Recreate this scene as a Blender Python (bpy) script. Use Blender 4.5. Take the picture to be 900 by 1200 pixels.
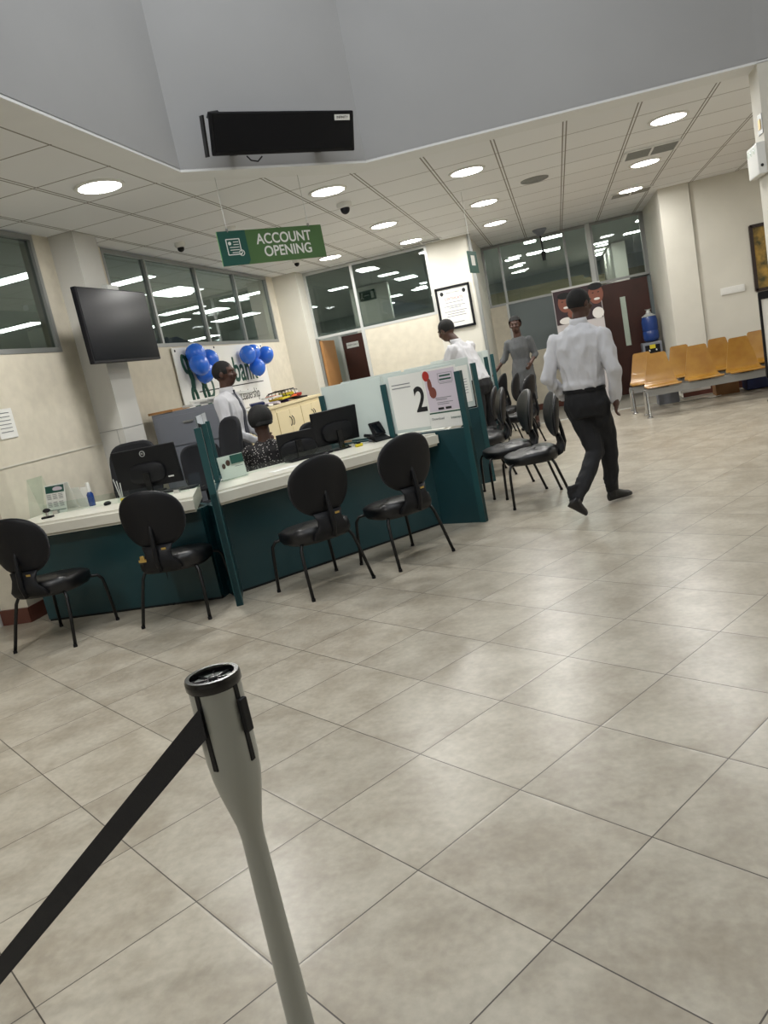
import bpy, bmesh, math, random
from mathutils import Vector, Matrix, noise
random.seed(7)
for o in list(bpy.data.objects): bpy.data.objects.remove(o)
SC = bpy.context.scene
COL = SC.collection
PI = math.pi

# ------------------------------------------------------------------ camera, world, exposure
H = 1.51; CE = 3.33                      # eye height, ceiling height
cam = bpy.data.cameras.new('camera'); co = bpy.data.objects.new('camera', cam); COL.objects.link(co)
YAW, ROLL, PITCH = math.radians(14.6), -0.2003, 0.184
cp, sp = math.cos(PITCH), math.sin(PITCH); cr, sr = math.cos(ROLL), math.sin(ROLL)
r0 = Vector((1, 0, 0)); f0 = Vector((0, cp, -sp)); u0 = Vector((0, sp, cp))
right = cr*r0 + sr*u0; up = -sr*r0 + cr*u0
RZ = Matrix.Rotation(YAW, 3, 'Z')
right, up, fw = RZ @ right, RZ @ up, RZ @ f0
m = Matrix((right, up, -fw)).transposed().to_4x4(); m.translation = Vector((0, 0, H))
co.matrix_world = m
cam.sensor_fit = 'VERTICAL'; cam.sensor_height = 24.0; cam.lens = 24.0*912.7/1200; cam.clip_end = 100; cam.clip_start = 0.05
SC.camera = co
SC.view_settings.view_transform = 'Standard'; SC.view_settings.look = 'None'
SC.view_settings.gamma = 1; SC.view_settings.exposure = 0.68
try: SC.view_settings.use_curve_mapping = False
except Exception: pass
W = bpy.data.worlds.new('world'); SC.world = W; W.use_nodes = True
W.node_tree.nodes['Background'].inputs[0].default_value = (0.62, 0.72, 0.9, 1)
W.node_tree.nodes['Background'].inputs[1].default_value = 0.25

def lamp(name, loc, size, energy, color, rot=(0, 0, 0), parent=None, shape='SQUARE', sy=None, spread=PI):
    l = bpy.data.lights.new(name, 'AREA'); l.energy = energy; l.color = color; l.shape = shape; l.size = size; l.spread = spread
    if sy: l.size_y = sy
    o = bpy.data.objects.new(name, l); COL.objects.link(o); o.location = loc; o.rotation_euler = rot
    if parent: o.parent = parent
    return o
# daylight down the atrium from its rooflight
lamp('rooflight_daylight', (-0.4, 2.8, 6.3), 3.6, 150, (0.93, 0.97, 1.0), shape='RECTANGLE', sy=7.0)

# ------------------------------------------------------------------ materials
def lin(c):
    r = []
    for v in c:
        v /= 255.0
        r.append(v/12.92 if v <= 0.04045 else ((v+0.055)/1.055)**2.4)
    return (*r, 1)
MATS = {}
def mat(name, rgb, rough=0.6, metal=0.0, noise=0.0, scale=8.0, bump=0.0, spec=0.5, rgb2=None, coat=0.0):
    if name in MATS: return MATS[name]
    m = bpy.data.materials.new(name); m.use_nodes = True; N = m.node_tree.nodes; L = m.node_tree.links
    b = N['Principled BSDF']; b.inputs['Roughness'].default_value = rough; b.inputs['Metallic'].default_value = metal
    b.inputs['Specular IOR Level'].default_value = spec; b.inputs['Coat Weight'].default_value = coat
    c = lin(rgb); b.inputs['Base Color'].default_value = c
    tc = N.new('ShaderNodeTexCoord'); nz = N.new('ShaderNodeTexNoise'); nz.inputs['Scale'].default_value = scale; nz.inputs['Detail'].default_value = 5
    L.new(tc.outputs['Object'], nz.inputs['Vector'])
    if noise or rgb2:
        rp = N.new('ShaderNodeValToRGB'); d = lin(rgb2) if rgb2 else tuple(max(0, x*(1-noise)) for x in c[:3])+(1,)
        rp.color_ramp.elements[0].position = 0.35; rp.color_ramp.elements[1].position = 0.65
        rp.color_ramp.elements[0].color = d; rp.color_ramp.elements[1].color = c
        L.new(nz.outputs[0], rp.inputs[0]); L.new(rp.outputs[0], b.inputs['Base Color'])
    if bump:
        bp = N.new('ShaderNodeBump'); bp.inputs['Strength'].default_value = bump; bp.inputs['Distance'].default_value = 0.01
        L.new(nz.outputs[0], bp.inputs['Height']); L.new(bp.outputs[0], b.inputs['Normal'])
    MATS[name] = m; return m
def emis(name, rgb, s):
    m = bpy.data.materials.new(name); m.use_nodes = True; N = m.node_tree.nodes; b = N['Principled BSDF']
    b.inputs['Base Color'].default_value = lin(rgb); b.inputs['Emission Color'].default_value = lin(rgb); b.inputs['Emission Strength'].default_value = s
    MATS[name] = m; return m
def glassy(name, rgb, refl=0.12, rough=0.02, frost=0.0, frgb=(200, 205, 200)):
    m = bpy.data.materials.new(name); m.use_nodes = True; N = m.node_tree.nodes; L = m.node_tree.links
    N.remove(N['Principled BSDF']); out = N['Material Output']
    t = N.new('ShaderNodeBsdfTransparent'); t.inputs[0].default_value = lin(rgb)
    g = N.new('ShaderNodeBsdfGlossy'); g.inputs[1].default_value = rough; g.inputs[0].default_value = (0.9, 0.95, 0.95, 1)
    fr = N.new('ShaderNodeFresnel'); fr.inputs[0].default_value = 1.45
    ad = N.new('ShaderNodeMath'); ad.operation = 'MULTIPLY'; ad.inputs[1].default_value = refl/0.04; ad.use_clamp = True
    mx = N.new('ShaderNodeMixShader'); L.new(fr.outputs[0], ad.inputs[0])
    ge = N.new('ShaderNodeNewGeometry'); inv = N.new('ShaderNodeMath'); inv.operation = 'SUBTRACT'; inv.inputs[0].default_value = 1.0; L.new(ge.outputs['Backfacing'], inv.inputs[1])
    mf = N.new('ShaderNodeMath'); mf.operation = 'MULTIPLY'; L.new(ad.outputs[0], mf.inputs[0]); L.new(inv.outputs[0], mf.inputs[1]); L.new(mf.outputs[0], mx.inputs[0])
    if frost:
        d = N.new('ShaderNodeBsdfDiffuse'); d.inputs[0].default_value = lin(frgb)
        tr = N.new('ShaderNodeBsdfTranslucent'); tr.inputs[0].default_value = lin(frgb)
        m1 = N.new('ShaderNodeMixShader'); m1.inputs[0].default_value = 0.45; L.new(d.outputs[0], m1.inputs[1]); L.new(tr.outputs[0], m1.inputs[2])
        m2 = N.new('ShaderNodeMixShader'); m2.inputs[0].default_value = frost; L.new(t.outputs[0], m2.inputs[1]); L.new(m1.outputs[0], m2.inputs[2])
        L.new(m2.outputs[0], mx.inputs[1])
    else: L.new(t.outputs[0], mx.inputs[1])
    L.new(g.outputs[0], mx.inputs[2]); L.new(mx.outputs[0], out.inputs[0])
    MATS[name] = m; return m

def floor_mat():
    m = bpy.data.materials.new('floor_tiles'); m.use_nodes = True; N = m.node_tree.nodes; L = m.node_tree.links
    b = N['Principled BSDF']
    def nd(t, **k):
        n = N.new(t)
        for a, v in k.items(): setattr(n, a, v)
        return n
    def math_(op, a, b_=None):
        n = nd('ShaderNodeMath', operation=op)
        for i, v in enumerate((a, b_)):
            if v is None: continue
            if isinstance(v, (int, float)): n.inputs[i].default_value = v
            else: L.new(v, n.inputs[i])
        return n.outputs[0]
    g = nd('ShaderNodeNewGeometry'); sx = nd('ShaderNodeSeparateXYZ'); L.new(g.outputs['Position'], sx.inputs[0])
    x, y = sx.outputs[0], sx.outputs[1]
    ux, uy, ox, oy, s = 0.58386, 0.81185, -0.53694, 1.34250, 0.5003
    X = math_('SUBTRACT', x, ox); Y = math_('SUBTRACT', y, oy)
    u = math_('DIVIDE', math_('ADD', math_('MULTIPLY', X, ux), math_('MULTIPLY', Y, uy)), s)
    v = math_('DIVIDE', math_('ADD', math_('MULTIPLY', X, -uy), math_('MULTIPLY', Y, ux)), s)
    def edge(w): # distance to nearest integer line
        return math_('ABSOLUTE', math_('SUBTRACT', w, math_('ROUND', w)))
    e = math_('MINIMUM', edge(u), edge(v))
    grout = math_('LESS_THAN', e, 0.0042)
    near = nd('ShaderNodeMapRange'); near.inputs[1].default_value = 0.0; near.inputs[2].default_value = 0.02; L.new(e, near.inputs[0])
    cell = nd('ShaderNodeCombineXYZ'); L.new(math_('FLOOR', u), cell.inputs[0]); L.new(math_('FLOOR', v), cell.inputs[1])
    wn = nd('ShaderNodeTexWhiteNoise'); L.new(cell.outputs[0], wn.inputs[0])
    off = nd('ShaderNodeVectorMath', operation='MULTIPLY_ADD'); L.new(wn.outputs[1], off.inputs[0]); off.inputs[1].default_value = (9, 9, 9); L.new(g.outputs['Position'], off.inputs[2])
    n1 = nd('ShaderNodeTexNoise'); n1.inputs['Scale'].default_value = 4.0; n1.inputs['Detail'].default_value = 8; n1.inputs['Roughness'].default_value = 0.6; n1.inputs['Distortion'].default_value = 0.15
    L.new(off.outputs[0], n1.inputs[0])
    n2 = nd('ShaderNodeTexNoise'); n2.inputs['Scale'].default_value = 34; n2.inputs['Detail'].default_value = 6; L.new(off.outputs[0], n2.inputs[0])
    mr1 = nd('ShaderNodeMapRange'); mr1.interpolation_type = 'SMOOTHSTEP'; mr1.inputs[1].default_value = 0.3; mr1.inputs[2].default_value = 0.7; L.new(n1.outputs[0], mr1.inputs[0])
    rp = nd('ShaderNodeMix', data_type='RGBA'); L.new(mr1.outputs[0], rp.inputs[0]); rp.inputs[6].default_value = lin((155, 146, 130)); rp.inputs[7].default_value = lin((181, 174, 159))
    rp2 = nd('ShaderNodeValToRGB'); L.new(n2.outputs[0], rp2.inputs[0]); rp2.color_ramp.elements[0].position = 0.3; rp2.color_ramp.elements[1].position = 0.7
    rp2.color_ramp.elements[0].color = (0.87, 0.87, 0.87, 1); rp2.color_ramp.elements[1].color = (1.05, 1.05, 1.05, 1)
    mu = nd('ShaderNodeMix', data_type='RGBA', blend_type='MULTIPLY'); mu.inputs[0].default_value = 1
    L.new(rp.outputs[2], mu.inputs[6]); L.new(rp2.outputs[0], mu.inputs[7])
    # per tile tone
    tone = nd('ShaderNodeMapRange'); tone.inputs[3].default_value = 0.93; tone.inputs[4].default_value = 1.03; L.new(wn.outputs[0], tone.inputs[0])
    sc = nd('ShaderNodeVectorMath', operation='SCALE'); L.new(mu.outputs[2], sc.inputs[0]); L.new(tone.outputs[0], sc.inputs[3])
    mg = nd('ShaderNodeMix', data_type='RGBA'); L.new(grout, mg.inputs[0]); L.new(sc.outputs[0], mg.inputs[6]); mg.inputs[7].default_value = lin((72, 66, 60))
    L.new(mg.outputs[2], b.inputs['Base Color'])
    rr = nd('ShaderNodeMapRange'); rr.inputs[3].default_value = 0.285; rr.inputs[4].default_value = 0.31; L.new(n1.outputs[0], rr.inputs[0])
    L.new(rr.outputs[0], b.inputs['Roughness'])
    bp = nd('ShaderNodeBump'); bp.inputs['Strength'].default_value = 0.25; bp.inputs['Distance'].default_value = 0.0015
    hs = math_('ADD', math_('MULTIPLY', near.outputs[0], 1.0), math_('MULTIPLY', n2.outputs[0], 0.25)); L.new(hs, bp.inputs['Height']); L.new(bp.outputs[0], b.inputs['Normal'])
    b.inputs['Specular IOR Level'].default_value = 0.55
    return m
def ceil_mat():
    m = bpy.data.materials.new('ceiling_tiles'); m.use_nodes = True; N = m.node_tree.nodes; L = m.node_tree.links; b = N['Principled BSDF']
    def math_(op, a, b_=None):
        n = N.new('ShaderNodeMath'); n.operation = op
        for i, v in enumerate((a, b_)):
            if v is None: continue
            if isinstance(v, (int, float)): n.inputs[i].default_value = v
            else: L.new(v, n.inputs[i])
        return n.outputs[0]
    g = N.new('ShaderNodeNewGeometry'); sx = N.new('ShaderNodeSeparateXYZ'); L.new(g.outputs['Position'], sx.inputs[0])
    u = math_('DIVIDE', math_('ADD', sx.outputs[0], 0.325), 0.67); v = math_('DIVIDE', math_('ADD', sx.outputs[1], -4.95), 0.71)
    ed = lambda w: math_('ABSOLUTE', math_('SUBTRACT', w, math_('ROUND', w)))
    du, dv = ed(u), ed(v)
    rail = math_('LESS_THAN', du, 0.030); slot = math_('MULTIPLY', math_('LESS_THAN', du, 0.034), math_('GREATER_THAN', du, 0.014))
    cross = math_('LESS_THAN', dv, 0.011)
    line = math_('MAXIMUM', slot, cross)
    nz = N.new('ShaderNodeTexNoise'); nz.inputs['Scale'].default_value = 120; L.new(g.outputs['Position'], nz.inputs[0])
    cl = N.new('ShaderNodeCombineXYZ'); L.new(math_('FLOOR', u), cl.inputs[0]); L.new(math_('FLOOR', v), cl.inputs[1])
    wn = N.new('ShaderNodeTexWhiteNoise'); L.new(cl.outputs[0], wn.inputs[0])
    tn = N.new('ShaderNodeMapRange'); tn.inputs[3].default_value = 0.95; tn.inputs[4].default_value = 1.0; L.new(wn.outputs[0], tn.inputs[0])
    base = N.new('ShaderNodeVectorMath'); base.operation = 'SCALE'; base.inputs[0].default_value = lin((236, 237, 238))[:3]; L.new(tn.outputs[0], base.inputs[3])
    mx = N.new('ShaderNodeMix'); mx.data_type = 'RGBA'; L.new(line, mx.inputs[0]); L.new(base.outputs[0], mx.inputs[6]); mx.inputs[7].default_value = lin((138, 134, 128))
    L.new(mx.outputs[2], b.inputs['Base Color']); b.inputs['Roughness'].default_value = 0.85
    bp = N.new('ShaderNodeBump'); bp.inputs['Strength'].default_value = 0.15; bp.inputs['Distance'].default_value = 0.002; L.new(nz.outputs[0], bp.inputs['Height']); L.new(bp.outputs[0], b.inputs['Normal'])
    return m

M_floor = floor_mat(); M_ceil = ceil_mat()
M_margin = mat('ceiling_plaster', (232, 233, 233), 0.85, noise=0.03, scale=3)
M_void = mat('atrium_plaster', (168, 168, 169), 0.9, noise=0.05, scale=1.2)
M_wall = mat('speckled_wall_paint', (212, 205, 188), 0.8, noise=0.09, scale=9, bump=0.1)
M_wallw = mat('pale_wall_paint', (214, 211, 200), 0.75, noise=0.05, scale=2.5, bump=0.05)
M_col = mat('column_tile', (200, 199, 194), 0.5, noise=0.04, scale=2)
M_alu = mat('brushed_aluminium', (150, 152, 150), 0.4, 0.5)
M_alul = mat('pale_aluminium', (196, 198, 196), 0.4, 0.2)
M_skirt = mat('dark_red_baseboard', (92, 52, 42), 0.45)
M_teal = mat('dark_teal_laminate', (22, 60, 66), 0.38, noise=0.1, scale=3)
M_tealpost = mat('teal_post', (26, 70, 74), 0.4)
M_top = mat('cream_worktop', (226, 223, 210), 0.3, noise=0.03, scale=6)
M_blk = mat('black_leatherette', (12, 12, 15), 0.36, bump=0.12, scale=160)
M_blkp = mat('black_plastic', (11, 12, 17), 0.5, spec=0.3, bump=0.05, scale=200)
M_blkm = mat('black_steel', (16, 16, 18), 0.35, 0.3)
M_mesh = mat('dark_mesh_fabric', (20, 22, 28), 0.8, noise=0.2, scale=90)
M_scr = mat('screen_glass', (12, 14, 20), 0.08)
M_wood = mat('dark_door_wood', (70, 32, 22), 0.4, scale=3, noise=0.25)
M_ply = mat('oak_ply', (158, 116, 42), 0.3, rgb2=(142, 98, 30), scale=5, coat=0.3)
M_leaf = mat('light_door_wood', (176, 128, 78), 0.5, noise=0.1, scale=4)
M_cab = mat('cream_cabinet', (222, 208, 170), 0.45)
M_grey = mat('grey_cabinet_steel', (128, 132, 142), 0.45, noise=0.04, scale=3)
M_beam = mat('grey_steel_beam', (140, 140, 138), 0.4, 0.3)
M_chrome = mat('chrome', (200, 200, 200), 0.18, 1.0)
M_white = mat('white_plastic', (226, 226, 222), 0.45)
M_paper = mat('white_paper', (228, 228, 224), 0.8)
M_ink = mat('black_ink', (20, 20, 22), 0.7)
M_gink = mat('green_ink', (24, 74, 60), 0.6)
M_ink2 = mat('grey_ink', (120, 122, 126), 0.8)
M_post = mat('silver_post', (158, 160, 154), 0.34, 0.25)
M_belt = mat('black_webbing', (20, 21, 27), 0.75, noise=0.25, scale=300, bump=0.3)
M_blue = mat('blue_balloon', (38, 110, 226), 0.25, coat=0.4)
M_skin = mat('dark_skin', (72, 46, 36), 0.5, noise=0.1, scale=20)
M_eye = mat('eye_white', (120, 108, 100), 0.4); M_hair = mat('black_hair', (12, 11, 11), 0.8, bump=0.5, scale=220)
M_shirt = mat('white_shirt_cotton', (196, 196, 200), 0.8, noise=0.04, scale=14, bump=0.12)
M_trou = mat('black_trouser_cloth', (13, 14, 19), 0.8, bump=0.15, scale=60)
M_shoe = mat('black_shoe_leather', (16, 15, 16), 0.3)
M_dress = mat('grey_dress_cloth', (86, 88, 90), 0.85, noise=0.12, scale=16, bump=0.1)
M_print = mat('speckled_blouse', (20, 18, 20), 0.8, rgb2=(20, 18, 20))
M_tie = mat('navy_tie', (24, 30, 48), 0.6)
M_glass = glassy('clear_glass', (236, 243, 239), 0.07)
M_tint = glassy('tinted_window_glass', (190, 198, 195), 0.07)
M_acr = glassy('clear_acrylic', (247, 251, 249), 0.04)
M_frost = glassy('frosted_screen', (226, 234, 232), 0.04, 0.2, 0.74, (222, 229, 228))
M_sg = mat('sign_green', (72, 106, 60), 0.4); M_sgd = mat('sign_dark_green', (20, 78, 68), 0.4)
M_bag = mat('clear_blue_bottle', (28, 62, 130), 0.15, coat=0.5)
M_carton = mat('brown_cardboard', (150, 112, 76), 0.85, noise=0.1, scale=10)
M_hallw = mat('hall_wall', (184, 190, 186), 0.85, noise=0.06, scale=1.5)
M_hallc = mat('hall_ceiling', (222, 225, 222), 0.9)
M_board = mat('grey_pinboard', (112, 122, 124), 0.6)
M_beamw = mat('hall_beam_paint', (150, 142, 116), 0.8)
M_carpet = mat('grey_carpet', (128, 124, 114), 0.95, noise=0.2, scale=80)
M_gold = mat('brass_plate', (190, 160, 90), 0.4, 0.6)
M_red = mat('red_plastic', (170, 40, 34), 0.5); M_yel = mat('yellow_card', (214, 196, 44), 0.6); M_org = mat('orange_card', (222, 96, 40), 0.6)
M_pur = mat('purple_folder', (66, 40, 96), 0.6); M_lil = mat('lilac_print', (206, 196, 208), 0.6)
M_navy = mat('blue_crate', (24, 40, 92), 0.5)
M_em = emis('downlight_glow', (255, 252, 246), 14); M_emp = emis('panel_glow', (255, 255, 252), 16)
# speckled print
def speck():
    m = M_print; N = m.node_tree.nodes; L = m.node_tree.links; b = N['Principled BSDF']
    v = N.new('ShaderNodeTexVoronoi'); v.inputs['Scale'].default_value = 55; tc = N.new('ShaderNodeTexCoord'); L.new(tc.outputs['Object'], v.inputs['Vector'])
    rp = N.new('ShaderNodeValToRGB'); rp.color_ramp.interpolation = 'CONSTANT'; rp.color_ramp.elements[0].color = lin((190, 184, 180)); rp.color_ramp.elements[1].position = 0.24; rp.color_ramp.elements[1].color = lin((22, 18, 20))
    L.new(v.outputs[0], rp.inputs[0]); L.new(rp.outputs[0], b.inputs['Base Color'])
speck()

# ------------------------------------------------------------------ mesh helpers
class B:
    def __init__(s, M=None): s.bm = bmesh.new(); s.M = M or Matrix()
    def _add(s, vs, fs):
        v = [s.bm.verts.new(s.M @ Vector(p)) for p in vs]
        for f in fs:
            try: s.bm.faces.new([v[i] for i in f])
            except ValueError: pass
        return s
    def box(s, c, d, R=None, bev=0.0):
        x, y, z = (k/2 for k in d); c = Vector(c)
        P = [Vector(p) for p in ((-x,-y,-z),(x,-y,-z),(x,y,-z),(-x,y,-z),(-x,-y,z),(x,-y,z),(x,y,z),(-x,y,z))]
        if R is not None: P = [R @ p for p in P]
        P = [p+c for p in P]
        n0 = len(s.bm.verts); s._add(P, [(3,2,1,0),(4,5,6,7),(0,1,5,4),(1,2,6,5),(2,3,7,6),(3,0,4,7)])
        if bev:
            s.bm.verts.ensure_lookup_table(); vs = s.bm.verts[n0:]; es = list({e for v in vs for e in v.link_edges})
            bmesh.ops.bevel(s.bm, geom=es, offset=bev, segments=2, affect='EDGES', profile=0.6)
        return s
    def loft(s, rings, cap=True, closed=True):
        n = len(rings[0]); vs = [p for r in rings for p in r]; fs = []
        for i in range(len(rings)-1):
            for j in range(n if closed else n-1):
                k = (j+1) % n; fs.append((i*n+j, i*n+k, (i+1)*n+k, (i+1)*n+j))
        if cap: fs.append(tuple(range(n-1, -1, -1))); fs.append(tuple((len(rings)-1)*n+j for j in range(n)))
        return s._add(vs, fs)
    def frame(s, d):
        d = Vector(d).normalized(); a = Vector((0, 0, 1)) if abs(d.z) < 0.9 else Vector((1, 0, 0))
        x = d.cross(a).normalized(); return x, d.cross(x).normalized()
    def cyl(s, p0, p1, r0, r1=None, n=16):
        r1 = r0 if r1 is None else r1; p0, p1 = Vector(p0), Vector(p1); x, y = s.frame(p1-p0)
        R = [[p+(x*math.cos(a)+y*math.sin(a))*r for a in [2*PI*k/n for k in range(n)]] for p, r in ((p0, r0), (p1, r1))]
        return s.loft(R)
    def tube(s, pts, r, n=10):
        pts = [Vector(p) for p in pts]; R = []; rr = r if isinstance(r, (list, tuple)) else [r]*len(pts)
        x, y = s.frame(pts[1]-pts[0])
        for i, p in enumerate(pts):
            t = (pts[min(i+1, len(pts)-1)]-pts[max(i-1, 0)]).normalized()
            x = (x-t*x.dot(t)).normalized(); y = t.cross(x)
            R.append([p+(x*math.cos(a)+y*math.sin(a))*rr[i] for a in [2*PI*k/n for k in range(n)]])
        return s.loft(R)
    def lathe(s, c, prof, n=32, cap=True):
        c = Vector(c); return s.loft([[c+Vector((r*math.cos(2*PI*k/n), r*math.sin(2*PI*k/n), z)) for k in range(n)] for r, z in prof], cap)
    def ell(s, c, r, R=None, n=16, m=10):
        c = Vector(c); rings = []
        for i in range(m+1):
            th = PI*(i+0.02)/(m+0.04); rings.append([])
            for k in range(n):
                p = Vector((r[0]*math.sin(th)*math.cos(2*PI*k/n), r[1]*math.sin(th)*math.sin(2*PI*k/n), -r[2]*math.cos(th)))
                rings[-1].append(c+(R @ p if R is not None else p))
        return s.loft(rings)
    def cap2(s, p0, r0, p1, r1, n=12):   # tapered capsule
        p0, p1 = Vector(p0), Vector(p1); d = (p1-p0); L = d.length or 1e-4; d = d/L; x, y = s.frame(d); rings = []
        for i in range(1, 5): a = PI/2*(1-i/4.0); rings.append((p0-d*r0*math.sin(a), r0*math.cos(a) if i < 4 else r0))
        for i in range(0, 4): a = PI/2*(i/4.0); rings.append((p1+d*r1*math.sin(a), r1*math.cos(a)))
        rings[0:0] = [(p0-d*r0*0.995, r0*0.1)]; rings.append((p1+d*r1*0.995, r1*0.1))
        return s.loft([[p+(x*math.cos(2*PI*k/n)+y*math.sin(2*PI*k/n))*r for k in range(n)] for p, r in rings])
    def prism(s, poly, z0, z1):
        return s.loft([[Vector((x, y, z0)) for x, y in poly], [Vector((x, y, z1)) for x, y in poly]])
    def quad(s, *p): return s._add(p, [tuple(range(len(p)))])
    def done(s, name, mt, parent=None, smooth=False, kind=None, mats=None):
        bmesh.ops.recalc_face_normals(s.bm, faces=s.bm.faces)
        me = bpy.data.meshes.new(name); s.bm.to_mesh(me); s.bm.free(); me.materials.append(mt)
        for x in mats or []: me.materials.append(x)
        if smooth:
            for p in me.polygons: p.use_smooth = True
            if smooth != 'all':
                try: me.set_sharp_from_angle(angle=math.radians(40))
                except Exception: pass
        o = bpy.data.objects.new(name, me); COL.objects.link(o)
        if parent: o.parent = parent
        if kind: o['kind'] = kind
        return o
def tag(o, label, cat, group=None, kind=None):
    o['label'] = label; o['category'] = cat
    if group: o['group'] = group
    if kind: o['kind'] = kind
    return o
def thing(name, label, cat, loc=(0, 0, 0), rz=0.0, group=None):
    o = bpy.data.objects.new(name, None); COL.objects.link(o); o.empty_display_size = 0.05
    o.location = loc; o.rotation_euler = (0, 0, rz); return tag(o, label, cat, group)
def struct(name, b, mt, **k): return b.done(name, mt, kind='structure', **k)
def dup(root, loc, rz, label, group=None):
    def cp_(o, par):
        c = o.copy(); COL.objects.link(c); c.parent = par
        for ch in [x for x in COL.objects if x.parent is o]: cp_(ch, c)
        return c
    r = cp_(root, None); r.location = loc; r.rotation_euler = (0, 0, rz); r['label'] = label
    if group: r['group'] = group
    return r
def axes(o, ex, ez):   # matrix whose local x = ex, z = ez(normal), y = up direction
    ex = Vector(ex).normalized(); ez = Vector(ez).normalized(); ey = ez.cross(ex)
    M = Matrix((ex, ey, ez)).transposed().to_4x4(); M.translation = Vector(o); return M
def text(body, size, mt, parent, M, name='lettering', ext=0.001, align='CENTER', sx=1.0, bold=0.0):
    c = bpy.data.curves.new('t', 'FONT'); c.body = body; c.size = size; c.extrude = ext; c.align_x = align; c.align_y = 'CENTER'; c.offset = bold
    t = bpy.data.objects.new('t', c); COL.objects.link(t); dg = bpy.context.evaluated_depsgraph_get()
    me = bpy.data.meshes.new_from_object(t.evaluated_get(dg)); bpy.data.objects.remove(t); bpy.data.curves.remove(c)
    me.transform(M @ Matrix.Diagonal((sx, 1, 1, 1))); me.materials.clear(); me.materials.append(mt); me.name = name
    o = bpy.data.objects.new(name, me); COL.objects.link(o)
    if parent: o.parent = parent
    return o
def circ(cx, cy, r, n=24, ry=None, a0=0.0): return [(cx+r*math.cos(2*PI*k/n+a0), cy+(ry or r)*math.sin(2*PI*k/n+a0)) for k in range(n)]
def sup(a, b, e=2.6, n=28, taper=0.0):   # superellipse outline
    out = []
    for k in range(n):
        t = 2*PI*k/n; c, s = math.cos(t), math.sin(t)
        x = a*abs(c)**(2/e)*(1 if c >= 0 else -1); y = b*abs(s)**(2/e)*(1 if s >= 0 else -1)
        out.append((x*(1-taper*y/b), y))
    return out
def remesh(bm_b, name, mt, parent, vox=0.011, smooth=4):
    folds = {'shirt': .016, 'trousers': .011, 'dress': .012, 'blouse': .012}.get(name, 0)
    o = bm_b.done(name, mt, None)
    r = o.modifiers.new('r', 'REMESH'); r.mode = 'VOXEL'; r.voxel_size = vox; r.use_smooth_shade = True
    if smooth: s = o.modifiers.new('s', 'SMOOTH'); s.factor = 0.5; s.iterations = smooth
    dg = bpy.context.evaluated_depsgraph_get(); dg.update()
    me = bpy.data.meshes.new_from_object(o.evaluated_get(dg)); o.modifiers.clear(); old = o.data; o.data = me; bpy.data.meshes.remove(old)
    me.materials.clear(); me.materials.append(mt); me.name = name
    if folds:
        ns = [v.normal.copy() for v in me.vertices]
        for v, n_ in zip(me.vertices, ns):
            c = v.co; q = noise.noise(Vector((c.x*13, c.y*13, c.z*4.5))); q2 = noise.noise(Vector((c.x*26+5, c.y*26, c.z*11)))
            v.co = c+n_*(folds*(1-2*abs(q))+folds*.4*q2-folds*.4)
    for p in me.polygons: p.use_smooth = True
    if parent: o.parent = parent
    return o

# ------------------------------------------------------------------ the room
XL, YB, YR, YA = -4.6, 13.7, 13.85, 16.1     # left wall, back wall, right back wall, alcove back wall
struct('floor', B().quad((XL-.3, -4, 0), (8, -4, 0), (8, 13.6, 0), (XL-.3, 13.6, 0)).quad((-7, -4, 0), (XL-.3, -4, 0), (XL-.3, 5.6, 0), (-7, 5.6, 0)), M_floor)
struct('floor_hall', B().quad((-16, 3, -.002), (XL-.2, 3, -.002), (XL-.2, 27, -.002), (-16, 27, -.002)), mat('hall_floor', (196, 192, 182), .5))
struct('floor_alcove', B().box((0, 20.0, -0.05), (32, 12.8, 0.1)), M_carpet)
struct('trim_1', B().box((0.3, 13.605, 0.004), (3.1, 0.03, 0.012)), M_alul)
# ceiling with the atrium opening
VO = [(-2.73, -3.0), (-2.73, 6.26), (-1.46, 7.5), (1.93, 7.72), (3.4, 7.72), (3.4, -3.0)]
VI = [(-3.0, -3.3), (-3.0, 6.38), (-1.6, 7.8), (1.93, 8.02), (3.7, 8.02), (3.7, -3.3)]
OUT = [(-4.62, -4.0), (-4.62, 10), (-4.62, 16.2), (0, 16.2), (8, 16.2), (8, -4.0)]
def ring(bm, A, C, z):
    n = len(A); s = [Vector((x, y, z)) for x, y in A]+[Vector((x, y, z)) for x, y in C]
    bm._add(s, [(i, (i+1) % n, n+(i+1) % n, n+i) for i in range(n)])
b = B(); ring(b, OUT, [(-2.9, -3.2), (-2.9, 6.33), (-1.55, 7.7), (1.93, 7.9), (3.6, 7.9), (3.6, -3.2)], CE); struct('ceiling', b, M_ceil)
b = B(); 
n = 6; vs = [Vector((x, y, CE-0.004)) for x, y in VI]+[Vector((x, y, CE-0.004)) for x, y in VO]
b._add(vs, [(i, (i+1) % n, n+(i+1) % n, n+i) for i in range(n)])
for ring_ in (VO,):
    k = [Vector((x, y, z)) for z in (CE-0.004, CE+0.02) for x, y in ring_]; b._add(k, [(i, (i+1) % n, n+(i+1) % n, n+i) for i in range(n)])
struct('ceiling_margin', b, M_margin)
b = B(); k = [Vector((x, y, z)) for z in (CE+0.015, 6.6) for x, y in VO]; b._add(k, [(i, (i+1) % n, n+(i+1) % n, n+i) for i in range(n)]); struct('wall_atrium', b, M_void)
struct('ceiling_atrium', B().box((0.3, 2.3, 6.65), (6.6, 11, 0.1)), M_margin)

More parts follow.
